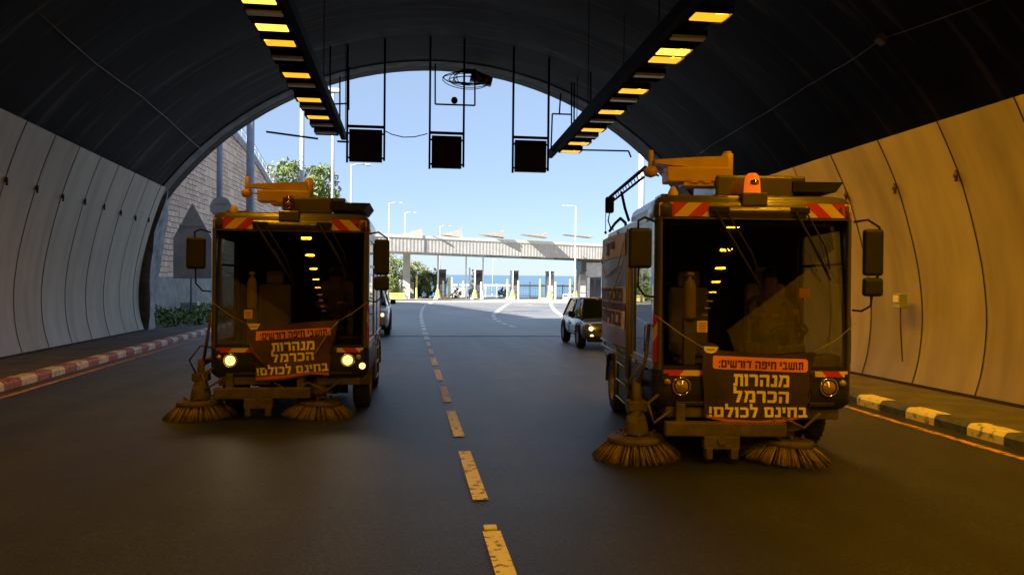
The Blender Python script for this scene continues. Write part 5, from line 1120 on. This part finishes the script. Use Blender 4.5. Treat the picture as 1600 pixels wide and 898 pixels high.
# side banner on right sweeper (on its side facing the lane line)
B = empty('side_banner', right_tr.location, right_tr.rotation_euler, label='orange and yellow banner hung along the side of the right sweeper', cat='banner')
def sfn(off): return lambda y, z: (-1.115 - .02 * math.sin(y * 2.6) - .012 * math.sin(z * 5 + y) - off, y, z)
def srect(pts, off, name, m):
    g = MB(); g.poly([(0, y, z) for y, z in pts]); bmesh.ops.triangulate(g.bm, faces=g.bm.faces[:])
    for _ in range(3): bmesh.ops.subdivide_edges(g.bm, edges=[e for e in g.bm.edges if e.calc_length() > .15], cuts=1); bmesh.ops.triangulate(g.bm, faces=[f for f in g.bm.faces if len(f.verts) > 3])
    for v in g.bm.verts: v.co = Vector(sfn(off)(v.co.y, v.co.z))
    return g.build(name, m, B)
M['obanner'] = mat('side_banner_print', (.26, .08, .03), .45, scale=2.2, col2=(.12, .10, .11), lo=.4, hi=.6)
srect([(1.70, 1.06), (4.1, 1.04), (4.1, 2.62), (1.70, 2.58)], 0, 'cloth', M['obanner'])
srect([(1.75, 2.28), (4.08, 2.24), (4.08, 2.61), (1.75, 2.57)], .012, 'yellow_header', M['inky'])
srect([(1.75, 1.30), (4.05, 1.30), (4.05, 1.86), (1.75, 1.86)], .012, 'yellow_field', M['inky'])
srect([(1.75, 1.54), (4.05, 1.54), (4.05, 1.64), (1.75, 1.64)], .020, 'dark_stripe', M['inkd'])
def sl(s, y0, y1, z0, z1, m):                               # seen from outside (-x): reading direction runs from high y to low y
    f = sfn(.024); lettering('lettering', s, 0, y1 - y0, z0, z1, m, B, lambda x, z: f(y1 - x, z), 0, .02)
sl('מנהרות', 2.0, 3.9, 1.66, 1.84, M['inkd']); sl('בחינם', 2.0, 3.9, 1.33, 1.52, M['inkd']); sl("יו", 2.5, 3.2, 2.32, 2.5, M['inkd'])
g = MB(); g.tube([sfn(.03)(4.0, 2.3), sfn(.03)(3.2, 2.0), sfn(.03)(2.2, 2.15), sfn(.03)(1.7, 2.45)], .010, 5); g.tube([sfn(.03)(1.8, 2.2), sfn(.03)(2.6, 1.8), sfn(.03)(3.6, 1.4)], .008, 5); g.build('cord', M['white'], B)

def in_truck(T, v):
    return T.matrix_world @ Vector(v)
seated_driver(in_truck(right_tr, (.52, 1.02, 1.28)), -YR, 'driver in a khaki shirt holding the wheel in the right sweeper')
seated_driver(in_truck(left_tr, (.52, 1.02, 1.28)), 0, 'driver in a khaki shirt holding the wheel in the left sweeper')
# orange note on the right sweeper windscreen
o = empty('windscreen_note', right_tr.location, right_tr.rotation_euler, label='small square orange note stuck inside the right sweeper windscreen', cat='note')
g = MB(); g.box(.50, .615, .075, .078, 1.76, 1.86); g.build('paper', mat('orange_paper', (.85, .30, .09), .7), o)

# pedestrian
def walker(x, Y, lb, rot, m1, m2, s_=1):
    J = [(0, 0, .92), (0, 0, 1.15), (0, 0, 1.38), (0, 0, 1.50), (0, -.01, 1.60), (0, 0, 1.70), (-.19, 0, 1.38), (-.24, .05, 1.10), (-.25, -.08, .86), (.19, 0, 1.38), (.24, -.06, 1.10), (.24, -.15, .90),
         (-.09, 0, .88), (-.10, -.12, .48), (-.10, -.14, .07), (-.10, -.26, .04), (.09, 0, .88), (.10, .06, .48), (.10, .26, .10), (.10, .16, .04)]
    E = [(0, 1), (1, 2), (2, 3), (3, 4), (4, 5), (2, 6), (6, 7), (7, 8), (2, 9), (9, 10), (10, 11), (0, 12), (12, 13), (13, 14), (14, 15), (0, 16), (16, 17), (17, 18), (18, 19)]
    Rr = [(.15, .11), (.14, .10), (.15, .10), .06, .09, .07, .06, .045, .03, .06, .045, .03, .09, .06, .045, .035, .09, .06, .045, .035]
    def fn(c): return 0 if c.z > 1.47 else (1 if c.z > .95 or abs(c.x) > .18 else 2)
    o = person('person', lb, (x, Y, rz(Y)), rot, J, E, Rr, dict(mats=[M['skin'], m1, m2], fn=fn)); head_parts(o, (0, -.01, 1.62), M['blackm']); return o
p = gp(734, 468.5); walker(at_y(734, 460, 104).x, 104, 'person in dark clothes walking across the plaza by the second booth', R(30), M['navy'], M['navy'])
walker(at_y(896, 460, 107).x, 107, 'person in dark clothes standing near the fifth toll booth', R(-20), M['blackm'], M['navy'])

# ------------------------------------------------------------------ cars
def car(loc, yaw, lb, paint, Wd, Ht, Ln, pickup=False):
    o = empty('parked_car' if 0 else 'car', loc, (-SL, 0, -yaw), label=lb, cat='car'); hw = Wd / 2
    def sect(y, zb, zw, k, n=0): h = hw * k; return [(-h * .86, y, zb), (-h * .98, y, zb + .12), (-h, y, zb + (zw - zb) * .5), (-h * .97, y, zw - .08), (-h * .88, y, zw), (-h * .4, y, zw + .03), (h * .4, y, zw + .03), (h * .88, y, zw), (h * .97, y, zw - .08), (h, y, zb + (zw - zb) * .5), (h * .98, y, zb + .12), (h * .86, y, zb)]
    wz = Ht * .60; hz_ = Ht * .56
    S = [(-.02, .36, hz_ * .66, .62), (.02, .28, hz_ * .80, .80), (.14, .24, hz_ * .90, .93), (.32, .24, hz_ * .95, .99), (.7, .24, hz_ * .98, 1), (1.15, .26, wz, 1), (2.4, .26, wz + .02, 1), (Ln - .7, .26, wz + .04, 1), (Ln - .15, .28, wz, .95), (Ln, .36, wz * .8, .86)]
    g = MB(); rows = [sect(*s) for s in S]; g.grid(rows, close=True); g.poly(rows[0]); g.poly(rows[-1])
    for f in g.bm.faces: f.smooth = True
    body = g.build('body', paint, o); sb = body.modifiers.new('smooth', 'SUBSURF'); sb.levels = sb.render_levels = 2
    def cab(y, z, k): h = hw * k; return [(-h, y, z), (h, y, z)]
    # greenhouse: ring loft
    yb = Ln - (1.5 if pickup else .35)
    lowr = [(-hw * .84, .98), (hw * .84, .98), (hw * .93, 2.2), (hw * .88, yb), (-hw * .88, yb), (-hw * .93, 2.2)]
    topr = [(-hw * .60, 1.78), (hw * .60, 1.78), (hw * .70, 2.4), (hw * .66, yb - .35), (-hw * .66, yb - .35), (-hw * .70, 2.4)]
    g = MB(); g.grid([[(x, y, wz - .02) for x, y in lowr], [(x, y, Ht - .06) for x, y in topr]], smooth=False, close=True); g.build('windows', M['carg'], o)
    g = MB(); g.grid([[(x * 1.02, y, Ht - .075) for x, y in topr], [(x * .97, y, Ht - .015) for x, y in topr], [(x * .8, 1.9 + (y - 1.9) * .9, Ht) for x, y in topr]], close=True); g.poly([(x * .8, 1.9 + (y - 1.9) * .9, Ht) for x, y in topr]); g.build('roof', paint, o)
    g = MB()
    for (a, b) in zip(lowr, topr): g.cyl((a[0] * 1.0, a[1], wz - .03), (b[0] * 1.01, b[1], Ht - .05), .035, n=6)
    g.build('window_pillar', paint, o)
    for s_ in (-1, 1):
        g = MB(); g.poly([(s_ * hw * .52, .045, hz_ * .70), (s_ * hw * .86, .10, hz_ * .68), (s_ * hw * .93, .26, hz_ * .86), (s_ * hw * .55, .08, hz_ * .80)], (0, -.02, 0)); hl = g.build('headlight', M['sign'], o); g = MB(); g.lathe((s_ * hw * .72, .03, hz_ * .745), [(.065, .03), (.065, -.03), (0, -.045)], 14, 'Y'); g.build('lens', M['lens_car'], hl)
        g = MB(); g.lathe((s_ * hw * .7, .0, .42), [(.05, .03), (.05, -.02), (0, -.03)], 10, 'Y'); g.build('fog_lamp', M['lens_car'] if s_ < 0 else M['lens'], o)
        g = MB(); x = s_ * hw; g.box(min(x, x + s_ * .2), max(x, x + s_ * .2), 1.25, 1.35, wz + .02, wz + .20, .03); g.build('side_mirror', M['blackm'], o)
        g = MB(); g.box(min(x * 1.003, x * .99), max(x * 1.003, x * .99), 1.2, 1.22, .35, wz - .1); g.box(min(x * 1.003, x * .99), max(x * 1.003, x * .99), 2.3, 2.32, .35, wz - .1); g.box(min(x, x + s_ * .02), max(x, x + s_ * .02), 2.1, 2.26, wz - .22, wz - .18); g.build('door_line', M['blackm'], o)
        for yw in (.85, Ln - .9):
            R_ = .35 if Ht < 1.7 else .39; xw = s_ * (hw - .10)
            g = MB(); g.lathe((xw, yw, R_), [(.2, -.11), (R_ - .03, -.115), (R_, -.08), (R_, .08), (R_ - .03, .115), (.2, .11)], 24, 'X'); w_ = g.build('wheel', M['rubber'], o)
            g = MB(); g.lathe((xw, yw, R_), [(.23, s_ * .112), (.2, s_ * .09), (.06, s_ * .10), (0, s_ * .11)], 20, 'X'); g.build('rim', M['steel'], w_)
            g = MB(); g.lathe((xw + s_ * .085, yw, R_), [(R_ + .07, -.02), (R_ + .07, .03), (R_ + .01, .03), (R_ + .01, -.02)], 20, 'X', R(0), R(180)); g.build('wheel_arch', M['blackm'], o)
    g = MB(); g.box(-hw * .45, hw * .45, -.02, .06, .50, hz_ * .72, .02); g.build('grille', M['blackm'], o)
    g = MB(); g.box(-hw * .85, hw * .85, -.04, .12, .24, .42, .04); g.build('bumper', M['blackm'], o)
    g = MB(); g.box(-.26, .26, -.06, -.03, .40, .51, .005); g.build('number_plate', M['lyel'], o)
    return o
# right: silver-blue car, front-left corner near px 903
pr = gp(903, 544); car((pr.x + .88, pr.y - .75, rz(pr.y - .75)), R(1.5), 'silver blue car with lit headlight coming out beside the right sweeper', M['carb'], 1.80, 1.52, 4.3)
pl = gp(610, 523); car((pl.x - .95, pl.y - .9, rz(pl.y - .9)), R(-1), 'white sport utility car with lit headlight behind the left sweeper', M['carw'], 1.9, 1.88, 4.8)
# reflector stud on the lane line
p = gp(766, 825.5); g = MB(); g.box(p.x - .05, p.x + .05, p.y - .045, p.y + .045, p.z, p.z + .02, .006)
tag(g.build('road_stud', M['white']), 'small white reflector stud between the two nearest lane dashes', 'road stud')
